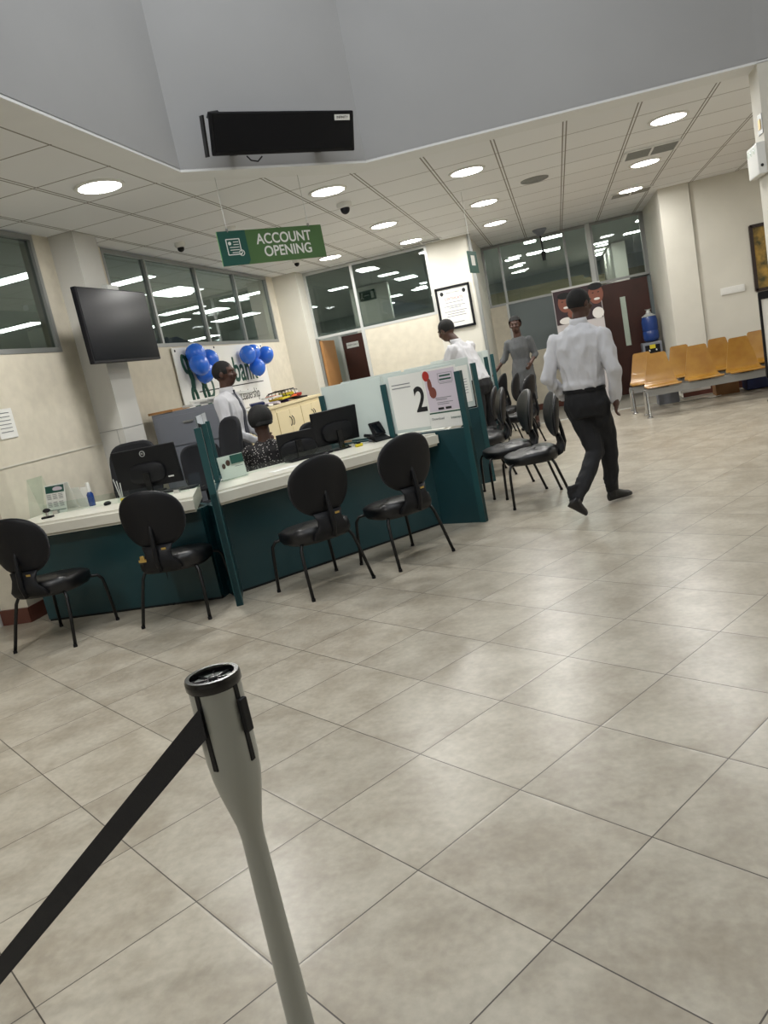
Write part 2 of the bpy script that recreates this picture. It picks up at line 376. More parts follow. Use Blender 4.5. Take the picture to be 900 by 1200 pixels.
def wallseg(name, x0, x1, y0, y1, z0, z1, mt): return struct(name, B().box(((x0+x1)/2, (y0+y1)/2, (z0+z1)/2), (abs(x1-x0), abs(y1-y0), z1-z0)), mt)
SI = 2.26
wallseg('wall_left', XL-0.15, XL, 5.42, 16.2, 0, SI-0.03, M_wall)
wallseg('wall_left_corner', XL-1.6, XL, 5.41, 5.6, 0, CE, M_wall)
wallseg('wall_left_front', XL-2.0, XL-1.6, -4, 5.6, 0, CE, M_wall)
wallseg('trim_2', XL-0.31, XL-0.27, 5.36, 5.41, 0, 2.2, M_alul)
wallseg('baseboard_left', XL-0.27, XL+0.012, 5.385, 5.41, 0, 0.13, M_skirt)
wallseg('baseboard_left_side', XL, XL+0.014, 5.41, 12.9, 0, 0.13, M_skirt)
wallseg('trim_3', XL-0.001, XL+0.008, 5.42, 7.1, 1.29, 1.30, M_wallw)      # joint in the wall lining
wallseg('wall_left_pier', XL-0.15, XL, 6.83, 7.98, SI-0.03, CE, M_wall)
wallseg('wall_left_pier_back', XL-0.15, XL, 12.98, 13.9, SI-0.03, CE, M_wall)
wallseg('wall_rear', -7, 8, -4.1, -4, 0, CE, M_wallw)
wallseg('wall_right', 6.4, 6.5, -4, 14, 0, CE, M_wallw)
# columns
b = B().box(((XL-4.34)/2, 7.28, CE/2), (0.26+0.02, 0.4, CE)); struct('column_left', b, M_col)
b = B()
for z in (0.7, 1.4): b.box((XL+0.13, 7.28, z), (0.285, 0.405, 0.006))
b.box((XL+0.2, 7.079, 0.7), (0.004, 0.004, 1.4)); struct('trim_4', b, M_alu)
wallseg('column_corner', XL, -4.17, 13.3, 13.7, 0, CE, M_wallw)
wallseg('column_alcove', -1.93, -1.22, YB, YA+0.1, 0, CE, M_wallw)
wallseg('column_right', 1.84, 2.30, 13.80, YA+0.1, 0, CE, M_wallw)
wallseg('wall_back_right', 2.315, 8, YR, YR+0.2, 0, CE, M_wallw)
wallseg('baseboard_back_right', 1.84, 6.4, YR-0.07, YR-0.04, 0, 0.12, M_skirt)
wallseg('wall_back', -3.27, -1.93, YB, YB+0.12, 0, 2.17, M_wall)
wallseg('baseboard_back', -3.27, -1.93, YB-0.02, YB, 0, 0.12, M_skirt)
wallseg('column_atrium', 1.93, 2.5, 7.72, 8.02, 0, CE, M_wallw)
# alcove back wall
wallseg('wall_alcove', -1.22, 0.8, YA, YA+0.1, 0, 1.18, M_wall)
wallseg('wall_alcove_left', -1.22, -0.9, YA, YA+0.1, 1.18, 2.18, M_wall)
wallseg('wall_alcove_right', 1.78, 1.84, YA, YA+0.1, 0, 2.15, M_board)
wallseg('wall_alcove_board', -0.86, 0.78, YA+0.02, YA+0.06, 1.18, 2.18, M_board)
wallseg('baseboard_alcove', -1.22, 0.8, YA-0.02, YA, 0, 0.12, M_skirt)

# windows: each window a frame with its panes
def window(name, p0, p1, z0, z1, mull, glass=M_tint, fw_=0.045, mt=M_alu, rails=()):
    p0 = Vector((*p0, 0)); p1 = Vector((*p1, 0)); d = (p1-p0); L = d.length; d.normalize(); ang = math.atan2(d.y, d.x); R = Matrix.Rotation(ang, 3, 'Z')
    b = B()
    for z, h in ((z0+fw_/2, fw_), (z1-fw_/2, fw_)): b.box((p0+p1)/2+Vector((0, 0, z)), (L, 0.07, h), R)
    for t in [fw_/2]+list(mull)+[L-fw_/2]: b.box(p0+d*t+Vector((0, 0, (z0+z1)/2)), (fw_, 0.065, z1-z0), R)
    for z in rails: b.box((p0+p1)/2+Vector((0, 0, z)), (L, 0.06, 0.04), R)
    w = struct(name, b, mt)
    ts = [0]+list(mull)+[L]
    for a, c in zip(ts[:-1], ts[1:]):
        g = B().box(p0+d*(a+c)/2+Vector((0, 0, (z0+z1)/2)), (c-a-0.01, 0.008, z1-z0-0.02), R).done('window_pane', glass, w)
    return w
window('window_1', (XL-0.03, 5.6), (XL-0.03, 6.83), SI-0.03, CE-0.01, [])
window('window_2', (XL-0.03, 7.98), (XL-0.03, 12.98), SI-0.03, CE-0.01, [0.91, 2.27, 3.6])
window('window_3', (-4.17, YB+0.03), (-1.93, YB+0.03), 2.16, CE-0.01, [0.88], mt=M_alul)
window('window_4', (-1.22, YA+0.03), (0.82, YA+0.03), 2.16, CE-0.01, [0.35, 1.59], glass=M_glass)
window('window_5', (0.86, YA+0.03), (1.84, YA+0.03), 2.18, CE-0.01, [0.92], glass=M_glass)
wallseg('trim_5', -3.31, -3.25, YB-0.02, YB+0.1, 0, 2.18, M_alul)
wallseg('trim_6', -4.17, -4.12, YB-0.02, YB+0.1, 0, 2.18, M_alu)
wallseg('trim_7', 0.78, 0.86, YA-0.04, YA+0.08, 0, CE, M_alul)
wallseg('trim_8', -0.9, -0.86, YA-0.03, YA+0.07, 1.18, 2.18, M_alul)
wallseg('trim_9', -1.225, -1.17, 13.68, 13.76, 0, CE, M_alu)
# wooden door of the alcove with a glazed slit
def solid_with_slit(x0, x1, y, z1, sx0, sx1, sz0, sz1, mt, t=0.05):
    b = B()
    b.box(((x0+sx0)/2, y, z1/2), (sx0-x0, t, z1)); b.box(((sx1+x1)/2, y, z1/2), (x1-sx1, t, z1))
    b.box(((sx0+sx1)/2, y, sz0/2), (sx1-sx0, t, sz0)); b.box(((sx0+sx1)/2, y, (sz1+z1)/2), (sx1-sx0, t, z1-sz1)); return b
d = struct('door_1', solid_with_slit(0.86, 1.77, YA+0.03, 2.15, 1.235, 1.335, 0.93, 1.86, M_wood), M_wood)
B().box((1.285, YA+0.03, 1.395), (0.1, 0.01, 0.93)).done('glass_slit', M_glass, d)
B().box((1.62, YA-0.01, 1.0), (0.03, 0.05, 0.16), bev=0.005).done('door_handle', M_chrome, d)
# open pale door leaf in the back wall doorway
d = struct('door_2', B().box((-4.09, 14.1, 1.07), (0.045, 0.8, 2.12)), M_leaf); B().tube([(-4.05, 13.8, 1.05), (-4.0, 13.8, 1.05), (-4.0, 13.92, 1.05)], 0.012).done('door_handle', M_chrome, d)
# corridor behind with a brown door and plaque
d = struct('door_3', B().box((-3.75, 15.6, 1.1), (0.95, 0.06, 2.22)), M_wood)
B().box((-4.0, 15.56, 2.01), (0.25, 0.01, 0.11)).done('door_plaque', M_white, d)
text('STAFF ONLY', 0.04, M_ink, d, axes((-4.0, 15.553, 2.01), (1, 0, 0), (0, -1, 0)), ext=0.0005)
wallseg('wall_corridor', -5.6, -4.24, 15.6, 15.7, 0, 2.3, M_hallw); wallseg('wall_corridor_right', -3.27, -1.93, 15.6, 15.7, 0, 2.3, M_hallw)
wallseg('trim_10', -4.26, -4.2, 15.53, 15.6, 0, 2.3, M_alul)
wallseg('wall_corridor_head', -5.6, -1.93, 15.6, 15.7, 2.25, 2.35, M_hallw)
# halls seen through the high windows
struct('ceiling_hall', B().quad((-16, 3, CE+0.03), (XL-0.16, 3, CE+0.03), (XL-0.16, 27, CE+0.03), (-16, 27, CE+0.03)).quad((XL-0.16, 16.25, CE+0.03), (8, 16.25, CE+0.03), (8, 27, CE+0.03), (XL-0.16, 27, CE+0.03)).quad((XL-0.16, 13.85, CE-0.01), (-1.93, 13.85, CE-0.01), (-1.93, 16.25, CE-0.01), (XL-0.16, 16.25, CE-0.01)), M_hallc)
wallseg('wall_hall_far', -16, 8, 27, 27.1, 0, CE+0.03, M_hallw)
wallseg('wall_hall_left', -16.1, -16, 3, 27, 0, CE+0.03, M_hallw)
wallseg('wall_hall_back', -4.5, -3.6, 18.2, 18.4, 0, CE, M_wallw)
wallseg('wall_hall_alcove', 1.62, 1.95, 21.5, 27, 0, CE, M_wallw)
wallseg('wall_hall_side', -2.4, -2.2, 16.25, 27, 0, CE, M_hallw)
wallseg('wall_hall_beam', -2.2, 1.0, 25.5, 25.7, 2.55, 2.95, M_beamw)
wallseg('wall_hall_beam_right', 1.0, 6, 25.5, 25.7, 2.55, 2.85, M_beamw)

# ------------------------------------------------------------------ ceiling fittings
def downlight(x, y, label, e=26, r=0.17, z=CE, light=True, col=(1.0, 0.985, 0.95)):
    t = thing('ceiling_light', label, 'ceiling light', (x, y, z), 0, 'round ceiling downlights')
    B().lathe((0, 0, 0), [(r+0.03, 0), (r+0.03, -0.012), (r, -0.016), (r-0.005, -0.006)], 28).done('trim_ring', M_white, t, smooth=True)
    B().lathe((0, 0, 0), [(r-0.006, -0.004), (r-0.006, -0.014), (r*0.5, -0.017), (0.001, -0.018)], 28).done('diffuser', M_em, t, smooth=True)
    if light: lamp('downlight_beam', (0, 0, -0.03), 0.3, e, col, parent=t, shape='DISK')
    return t
DL = [(-3.34, 6.03, 'large bright ceiling light left of the atrium opening'), (-2.035, 8.17, 'ceiling light beside the dome camera, behind the hanging green sign'),
      (-0.68, 8.93, 'ceiling light between the dome camera and the round air outlet, nearest of its row'), (1.374, 8.9, 'large ceiling light nearest the right-hand grille'),
      (-2.04, 10.89, 'second ceiling light back in the row behind the dome camera'), (-2.04, 12.91, 'ceiling light just in front of the slotted vent by the back wall'),
      (-0.69, 11.09, 'middle ceiling light of the row left of the round air outlet'), (-0.70, 13.18, 'farthest ceiling light of the row left of the round air outlet'),
      (1.375, 11.09, 'ceiling light just behind the first rectangular grille'), (1.375, 13.12, 'ceiling light beside the rear grille, near the alcove glazing'),
      (-3.31, 12.58, 'ceiling light just right of the hanging sign, nearest the back windows')]
for x, y, l in DL: downlight(x, y, l, e=(20 if x < -2.5 else 13))
for i, (x, y) in enumerate([(-3.5, 2.2), (-3.5, -1.0), (4.9, 2.0), (4.9, 6.0), (4.6, 10.6)]): downlight(x, y, ('unseen ceiling light added above the left aisle', 'unseen ceiling light added near the entrance end of the left aisle', 'unseen ceiling light added over the right aisle', 'unseen ceiling light added right of the atrium column', 'unseen ceiling light added over the far right seating')[i], e=24)  # out-of-view downlights added to give the room more illumination

def panel_light(x, y, sx, sy, label, z=CE+0.03):
    t = thing('panel_light', label, 'ceiling light', (x, y, z), 0, 'panel lights in the hall behind the glass')
    B().box((0, 0, -0.006), (sx+0.05, sy+0.05, 0.012)).done('frame', M_white, t); B().box((0, 0, -0.014), (sx, sy, 0.008)).done('diffuser', M_emp, t)
PL_ = [(-6.05, 8.5, .9, .3, 'long hall light seen through the leftmost window, upper'), (-8.9, 12.1, .9, .35, 'hall light low in the leftmost window'),
       (-5.87, 10.47, 1.0, .3, 'hall light behind the top of the wall screen'), (-6.0, 12.4, .62, .9, 'square hall light high in the pane right of the wall screen'),
       (-7.2, 15.0, .9, .35, 'slim hall light in the middle of that pane'), (-8.4, 16.6, 1.0, .4, 'low hall light above the blue sheet'),
       (-7.1, 16.2, .6, .6, 'hall light left in the third pane'), (-7.6, 18.7, 1.1, .6, 'hall light low in the third pane'), (-5.85, 15.0, .9, .3, 'hall light in the last pane before the corner'),
       (-6.6, 20.5, 1.0, .6, 'hall light low in the last pane'), (-11.5, 13.5, 1.0, .5, 'far hall light added for brightness, lowest in the leftmost window'), (-12.0, 18.0, 1.2, .6, 'very far hall light added for brightness behind the column edge'), (-10.5, 22.5, 1.2, .6, 'very far hall light added for brightness above the blue balloons'), (-13.5, 23.5, 1.2, .6, 'faintest hall light, added for brightness low behind the left glass'),  # far, very far and faintest lights are added to brighten the dark hall end
       (-3.3, 15.1, .35, .5, 'corridor light behind the white mullion'), (-4.6, 17.6, .4, .3, 'hall light left of the white mullion'), (-3.3, 17.05, .4, .3, 'hall light right of the green exit sign'),
       (-3.2, 18.6, .45, .6, 'square hall light over the back wall glass'), (-3.05, 20.9, .4, .3, 'small hall light near the wall pier'), (-3.5, 22.4, .45, .5, 'hall light in the distance behind the back glass'),
       (-4.4, 22.9, .45, .5, 'dim far hall light behind the back glass'), (-5.2, 25.2, .6, .6, 'farthest hall light behind the back glass'),
       (-0.80, 20.0, .32, .25, 'small alcove hall light, upper'), (-0.83, 22.2, .34, .25, 'small alcove hall light, middle'), (-0.85, 24.2, .36, .25, 'small alcove hall light, lower'),
       (-0.28, 17.15, .22, .36, 'stubby light behind the hanging camera'), (0.16, 17.2, .42, .36, 'wide light right of the hanging camera'),
       (-0.25, 19.7, .36, .45, 'light directly below the hanging camera'), (0.15, 19.8, .36, .45, 'light below right of the hanging camera'),
       (2.05, 20.1, .45, .3, 'hall light in the right-hand alcove pane'), (2.0, 17.9, .2, .25, 'small round-looking light by the alcove mullion'), (1.32, 20.9, .36, .22, 'first of three small lights above the wooden door'), (1.35, 22.9, .36, .22, 'middle of three small lights above the wooden door'), (1.37, 24.5, .36, .22, 'last of three small lights above the wooden door'), (4.2, 18.5, 1.0, .6, 'hall light right of the alcove, mostly behind the column')]
for p in PL_: panel_light(*p, z=(CE-0.01 if p[:2] == (-3.3, 15.1) else CE+0.03))

def grille(x, y, sx, sy, label, rz=0.0):
    t = thing('ceiling_vent', label, 'vent', (x, y, CE-0.001), rz)
    b = B()
    for c, d_ in (((0, sy/2, -0.008), (sx, 0.03, 0.016)), ((0, -sy/2, -0.008), (sx, 0.03, 0.016)), ((sx/2, 0, -0.008), (0.03, sy, 0.016)), ((-sx/2, 0, -0.008), (0.03, sy, 0.016)), ((0, 0, -0.008), (0.025, sy, 0.016))): b.box(c, d_)
    b.done('frame', M_margin, t)
    B().box((0, 0, -0.002), (sx, sy, 0.003)).done('backing', M_ink2, t)
    b = B(); k = 7
    for i in range(k): b.box((0, -sy/2+sy*(i+.5)/k, -0.008), (sx-0.03, 0.012, 0.012), Matrix.Rotation(0.6, 3, 'X'))
    b.done('slats', M_alu, t)
grille(1.37, 10.38, 0.6, 0.5, 'rectangular ceiling grille between two lights on the right'); grille(1.4, 13.75-0.35, 0.6, 0.42, 'rear rectangular ceiling grille before the alcove glazing')
grille(-1.95, 13.38, 0.66, 0.25, 'slotted ceiling vent beside the certificate pier'); grille(3.1, 11.6, 0.6, 0.3, 'ceiling grille half hidden behind the emergency light')
t = thing('air_outlet', 'round grey air outlet in the middle ceiling', 'vent', (0.0, 10.36, CE)); 
B().lathe((0, 0, 0), [(0.17, 0), (0.17, -0.012), (0.15, -0.02)], 28).done('rim', M_alu, t, smooth=True)
for r in (0.12, 0.08, 0.04): B().lathe((0, 0, 0), [(r+.012, -.012), (r, -.022), (r-.008, -.012)], 24, cap=False).done('cone_ring', M_alu, t, smooth=True)
def dome(x, y, label, r=0.055):
    t = thing('dome_camera', label, 'security camera', (x, y, CE))
    B().lathe((0, 0, 0), [(r*1.1, 0), (r*1.15, -0.03), (r, -0.05), (r*.8, -0.055)], 24).done('housing', M_white, t, smooth=True)
    B().ell((0, 0, -0.065), (r*.72, r*.72, r*.75)).done('lens_dome', M_blkp, t, smooth='all')
dome(-2.076, 8.95, 'white dome camera beside the bright ceiling light', 0.075); dome(-4.05, 8.79, 'dome camera above the left window wall'); dome(-3.7, 12.0, 'bullet-like dome camera below the hanging sign near the corner')
t = thing('smoke_detector', 'small round smoke detector above the left end of the hanging sign', 'smoke detector', (-3.346, 8.667, CE))
B().lathe((0, 0, 0), [(0.06, 0), (0.06, -0.02), (0.045, -0.035), (0.02, -0.04)], 20).done('body', M_white, t, smooth=True)
t = thing('hanging_camera', 'dark camera on a drop pole before the alcove glass', 'security camera', (-0.05, 15.3, CE))
B().lathe((0, 0, 0), [(0.13, 0), (0.13, -0.02), (0.06, -0.1), (0.03, -0.12)], 20).done('ceiling_mount', M_grey, t, smooth=True)
B().cyl((0, 0, -0.1), (0.01, 0, -0.42), 0.014).done('pole', M_blkm, t); B().cyl((0.01, -0.02, -0.4), (0.01, -0.03, -0.56), 0.045, 0.03).done('camera_body', M_blkp, t, smooth=True)

# hanging sign ACCOUNT OPENING
a = math.radians(49); ex = Vector((math.cos(a), math.sin(a), 0)); nx = Vector((math.sin(a), -math.cos(a), 0))
t = thing('hanging_sign', 'green ceiling sign reading ACCOUNT OPENING', 'sign', (-2.327, 6.978, 2.735), a)
B().box((0, 0, 0), (1.07, 0.012, 0.29)).done('panel', M_sg, t)
b = B(); pl = [(-.535, -.145), (-.29, -.145), (-.265, -.11), (-.265, .145), (-.535, .145)]
b.loft([[Vector((x, y, z)) for x, z in pl] for y in (-0.0085, -0.006)]); b.done('dark_end', M_sgd, t)
ML = lambda x, z, y=-0.0095: Matrix.Translation((x, y, z)) @ Matrix.Rotation(PI/2, 4, 'X')
text('ACCOUNT', 0.125, M_white, t, ML(0.12, 0.055, -.0065), sx=0.92, bold=.002); text('OPENING', 0.125, M_white, t, ML(0.14, -0.055, -.0065), sx=0.92, bold=.002)
b = B()
for c, d_ in (((-.40, .075), (.13, .008)), ((-.40, -.055), (.13, .008)), ((-.465, .01), (.008, .13)), ((-.337, .02), (.008, .11))): b.box((c[0], -.0095, c[1]), (d_[0], .002, d_[1]))
for i, w in enumerate((.05, .05, .09, .09, .06)): b.box((-.375 if i < 2 else -.395, -.0095, .05-.022*i), (w, .002, .006))
b.cyl((-.435, -.0085, .04), (-.435, -.0105, .04), .015); b.done('document_icon', M_white, t)
b = B(); b.tube([(-.335+.024*math.cos(k*PI/8), -.0095, -.045+.024*math.sin(k*PI/8)) for k in range(17)], .0035, 6); b.tube([(-.345, -.0095, -.045), (-.338, -.0095, -.053), (-.324, -.0095, -.035)], .003, 6); b.done('tick_icon', M_white, t)
for x in (-.43, .40):
    B().cyl((x, 0, .145), (x, 0, CE-2.735), .0025, n=6).done('wire', M_alul, t); B().box((x, 0, .15), (.012, .018, .03)).done('clip', M_chrome, t)
# black display mounted on the chamfered atrium wall
a2 = math.radians(44.5)
t = thing('queue_display', 'long black display box bracketed on the grey atrium wall', 'display', (-1.99, 6.74, 3.52), a2)
MT = Matrix.Translation((0, -.10, 0)) @ Matrix.Rotation(math.radians(18), 4, 'X'); M_ms = mat('matt_screen', (9, 11, 18), .2, spec=.2)
B(MT).box((0, 0, 0), (1.32, .04, .315), bev=.012).done('housing', M_blkp, t); B(MT).box((0, -.022, .004), (1.27, .004, .27)).done('screen', M_ms, t)
B(MT).box((.54, -.026, .105), (.15, .003, .045)).done('sticker', M_white, t); text('INFINITY', .028, M_ink, t, MT @ Matrix.Translation((.54, -.0285, .105)) @ Matrix.Rotation(PI/2, 4, 'X'), ext=.0004)
b = B(); b.box((-.69, -.05, .0), (.015, .06, .3), Matrix.Rotation(math.radians(12), 3, 'X')); b.done('side_plate', M_blkm, t)
for x_ in (-.4, .4): B().box((x_, .06, 0), (.06, .14, .2)).done('wall_bracket', M_blkm, t)
B().tube([(-.35, -.02, -.15), (-.33, -.04, -.19), (-.27, -.04, -.2), (-.22, -.03, -.16)], .006).done('cable', M_blkm, t)
B().tube([(-.62, -.02, .15), (-.6, -.02, .19), (-.52, -.02, .2), (-.5, -.02, .165)], .008).done('cable', M_blkm, t)
# television on the column
t = thing('television', 'large dark wall television on the left column', 'television', (-4.12, 7.14, 2.38), 0)
B().box((0, 0, 0), (.05, 1.25, .70), bev=.008).done('housing', M_blkp, t); B().box((.027, 0, .008), (.004, 1.22, .665)).done('screen', mat('matt_screen', (9, 11, 16), .16, spec=.22), t)
B().box((-.12, 0.1, 0), (.2, .3, .3)).done('wall_bracket', M_alul, t); B().box((-.05, .1, .38), (.06, .2, .05)).done('top_clamp', M_alul, t)
# emergency light and switch plate on the atrium column
t = thing('emergency_light', 'white emergency light box on the right column', 'emergency light', (1.925, 7.87, 2.58))
B().box((-.035, 0, 0), (.07, .36, .26), bev=.01).done('body', M_white, t); B().cyl((-.04, -.183, -.06), (-.04, -.186, -.06), .012).done('test_button', M_ink, t)
for k in range(3): B().ell((-.072, -.1+.1*k, .08), (.012, .03, .03)).done('lamp', M_acr, t, smooth='all')
t = thing('switch_plate', 'square steel switch plate above the emergency light', 'switch', (1.928, 7.8, 2.86)); B().box((0, 0, 0), (.008, .15, .16), bev=.003).done('plate', M_alu, t); B().box((-.006, 0, 0), (.006, .07, .08)).done('rocker', M_gold, t)
# green exit signs
t = thing('exit_sign', 'small green exit sign hanging on a rod by the alcove pier', 'sign', (-0.87, 10.0, 2.5)); R_ = Matrix.Rotation(math.radians(75), 3, 'Z')
B().box((0, 0, 0), (.3, .01, .26), R_).done('panel', M_sgd, t); B().cyl((0, 0, .13), (0, 0, CE-2.5), .003, n=6).done('rod', M_alul, t); B().box((0, 0, .02), (.12, .016, .12), R_).done('running_figure', M_white, t)
t = thing('exit_sign', 'green exit sign with white pictogram behind the back window', 'sign', (-3.26, 14.5, 2.79))
B().box((0, 0, 0), (.31, .03, .18)).done('panel', M_sgd, t); B().box((.09, -.017, 0), (.05, .004, .12)).done('door_symbol', M_white, t)
B().box((-.02, -.017, 0), (.1, .004, .015)).done('arrow', M_white, t); b = B(); b.cyl((-.1, -.016, .045), (-.1, -.02, .045), .014); b.tube([(-.1, -.018, .03), (-.11, -.018, -.01), (-.085, -.018, -.05)], .008, 6); b.tube([(-.11, -.018, -.01), (-.13, -.018, -.045)], .008, 6); b.done('running_figure', M_white, t)
for x in (-.12, .12): B().cyl((x, 0, .09), (x, 0, CE-.01-2.79), .003, n=6).done('wire', M_alul, t)
# blue sheet lying against the hall side of the left glass
wallseg('trim_11', -5.3, XL-.15, 8.0, 13, 2.22, 2.27, M_alul)
b = B(); rng = [[Vector((-4.95+.06*math.sin(i*.9), 9.35+i*.12, 2.3+dz*(0.13+.06*math.sin(i*1.3))*(1-abs(i-4)/6))) for dz in (0, 1)] for i in range(9)]
b._add([p for r in rng for p in r]+[p+Vector((-.2, 0, -.02)) for r in rng for p in r], [(2*i, 2*i+2, 2*i+3, 2*i+1) for i in range(8)]+[(18+2*i, 18+2*i+1, 18+2*i+3, 18+2*i+2) for i in range(8)]+[(2*i+1, 2*i+3, 18+2*i+3, 18+2*i+1) for i in range(8)])
tag(b.done('blue_sheet', M_navy, smooth='all'), 'crumpled blue sheet lying behind the left window glass', 'sheet')

# ------------------------------------------------------------------ the service desk
TZ = 0.84; TT = 0.115
def counter(name, label, A, Bp, inward, depth=0.78, over=0.13, cut=0.0):
    A = Vector((*A, 0)); Bp = Vector((*Bp, 0)); d = (Bp-A).normalized(); nin = Vector((*inward, 0)).normalized(); L = (Bp-A).length
    t = thing(name, label, 'counter', (A+Bp)/2, math.atan2(d.y, d.x)); s = 1 if Vector((-d.y, d.x, 0)).dot(nin) > 0 else -1
    h = L/2-.02
    b = B(); b.box((0, s*.02, (TZ-TT)/2+.01), (L-.06, .035, TZ-TT-.02)); b.done('front_panel', M_teal, t)
    b = B(); b.box((0, s*.03, .012), (L-.06, .03, .024)); b.done('plinth', M_blkp, t)
    for x in (-h, h): B().box((x*.97, s*(depth/2), (TZ-TT)/2), (.035, depth-.1, TZ-TT)).done('side_panel', M_teal, t)
    tr = math.tan(math.radians(22.5))
    y0, y1 = -over, depth-over
    # worktop trapezoid (mitred toward the screens), rounded nosing
    e0, e1 = h+ (over*tr)-.03, h-(depth-over)*tr-.03
    b = B(); poly = [(-e0, s*y0), (e0, s*y0), (e1, s*y1), (-e1, s*y1)] if not cut else [(-h-.1, s*y0), (e0, s*y0), (e1, s*y1), (-h-.1, s*y1)]
    b.prism(poly, TZ-TT, TZ); bmesh.ops.bevel(b.bm, geom=[e for e in b.bm.edges if abs(e.verts[0].co.z-e.verts[1].co.z) < 1e-5 and abs(e.verts[0].co.y-s*y0) < 1e-5 and abs(e.verts[1].co.y-s*y0) < 1e-5], offset=.022, segments=3, affect='EDGES')
    b.done('worktop', M_top, t, smooth=True)
    return t
C1 = counter('service_counter', 'left teal counter with cream top behind the two nearest chairs', (-4.40, 5.33), (-2.77, 5.33), (0, 1), cut=1)
C2 = counter('service_counter', 'middle angled teal counter with cream top', (-2.74, 5.36), (-1.24, 6.86), (-1, 1))
C3 = counter('service_counter', 'right teal counter behind the poster screen, by the far chairs', (-1.22, 6.98), (-1.22, 8.5), (-1, 0))
C4 = counter('service_counter', 'rear teal counter running toward the alcove', (-1.66, 8.95), (-1.66, 12.35), (-1, 0))

def screen(label, tip, ang, segs, board_to=0.85, glass=None, tipw=0.05):
    """dividing screen: board under, teal posts, glass panes; segs = list of (t0,t1,glass material)"""
    t = thing('desk_divider', label, 'divider', (*tip, 0), math.radians(ang), 'dividing screens of the service desk')
    n = len(segs); tot = segs[-1][1]
    B().box((tot/2, 0, board_to/2), (tot, .04, board_to)).done('lower_board', M_teal, t)
    ps = [0]+[s_[1] for s_ in segs]
    for p in ps: B().box((p+(.0275 if p == 0 else 0), 0, (1.332+(0.0 if p == 0 else board_to))/2), (.055, .05, 1.332-(0 if p == 0 else board_to)) ).done('post', M_tealpost, t)
    for a_, c_, g in segs: B().box(((a_+c_)/2+.01, 0, 1.14), (c_-a_-.03, .012, .54), bev=.004).done('glass_pane', g, t)
    return t
D1 = screen('tall teal post edge-on between the left and middle counters', (-2.54, 5.085), 112.5, [(.06, .75, M_glass), (.75, 1.3, M_glass)])
D2 = screen('dark teal divider holding the white poster numbered 2', (-.84, 6.69), 157.5, [(.05, .81, M_frost), (.81, 1.55, M_frost)])
D3 = screen('second divider standing just behind the poster divider', (-.92, 8.69), 202.5, [(.05, .8, M_frost), (.8, 1.5, M_frost)])
D4 = screen('third divider halfway along the rear counter', (-.98, 11.0), 180, [(.05, .8, M_frost)])
D5 = screen('farthest divider at the end of the rear counter', (-1.02, 12.5), 180, [(.05, .8, M_frost)])
# poster and sheet on the divider glass : local frame along the divider, facing the camera side
def onboard(D, x, z, off=0.03):  # local x measured from the tip; camera side is local +y
    return D.matrix_world
a = math.radians(157.5); ux = Vector((math.cos(a), math.sin(a), 0)); nf = Vector((-math.sin(a), math.cos(a), 0)); nf = nf if nf.y < 0 else -nf
rgt = -ux   # picture-right direction
def dpt(t_, z, off): return Vector((-.84, 6.69, 0))+ux*t_+nf*off+Vector((0, 0, z))
def plate(name, cx, z0, z1, w, mt, parent, off, th=.002, sh=0.0):
    b = B(); c = dpt(cx, (z0+z1)/2, off); R = Matrix((rgt, Vector((0, 0, 1)), nf)).transposed(); b.box(c, (w, z1-z0, th), R); return b.done(name, mt, parent)
num = plate('number_sheet', .565, .90, 1.385, .36, M_paper, None, .012); tag(num, 'pale sheet printed with a large 2 on the divider glass', 'sign')
text('2', .31, M_ink, num, axes(dpt(.442, 1.135, .0135), rgt, nf), 'numeral', bold=.006, sx=.78)
for z in (1.3, 1.27): plate('print_line', .62, z, z+.008, .2, M_ink2, num, .0138, .001)
po = plate('poster', .205, .872, 1.39, .345, M_paper, None, .02); tag(po, 'white and lilac poster taped beside the number 2', 'poster')
plate('lilac_field', .205, 1.02, 1.375, .31, M_lil, po, .0215, .001)
plate('rule', .205, 1.0, 1.012, .325, M_gink, po, .0215, .001)
def disc(cx, z, rx, rz_, mt, par, off, name, n=14):
    b = B(); b.loft([[dpt(cx+rx*math.cos(2*PI*k/n), z+rz_*math.sin(2*PI*k/n), o_) for k in range(n)] for o_ in (off, off+.0012)]); return b.done(name, mt, par)
M_brown = mat('printed_brown', (120, 62, 50), .6)
disc(.34, 1.335, .035, .045, M_red, po, .0222, 'printed_figure'); disc(.315, 1.25, .022, .065, M_brown, po, .0226, 'printed_arm'); disc(.295, 1.185, .036, .05, M_brown, po, .0228, 'printed_hands')
for z, w, x, h_ in ((1.31, .11, .15, .014), (1.28, .12, .15, .014), (1.25, .13, .15, .004), (1.13, .16, .2, .006), (1.115, .11, .22, .006), (1.09, .16, .19, .005), (1.075, .12, .21, .005)): plate('print_line', x, z, z+h_, w, M_ink2 if h_ < .01 else M_gink, po, .0225, .001)
b = B(); R = Matrix((rgt, Vector((0, 0, 1)), nf)).transposed()
for c_, d_ in (((.15, 1.34), (.14, .003)), ((.15, 1.264), (.14, .003)), ((.08, 1.302), (.003, .08)), ((.22, 1.302), (.003, .08))): b.box(dpt(c_[0], c_[1], .0225), (d_[0], d_[1], .001), R)
b.done('text_frame', M_ink2, po)
for x in (.24, .165): plate('badge', x, 1.03, 1.05, .058, M_ink, po, .0225, .001)
text('Download', .03, M_ink2, po, axes(dpt(.29, .955, .0225), rgt, nf), ext=.0005); text('Internet', .03, M_gink, po, axes(dpt(.11, .95, .0225), rgt, nf), ext=.0005)
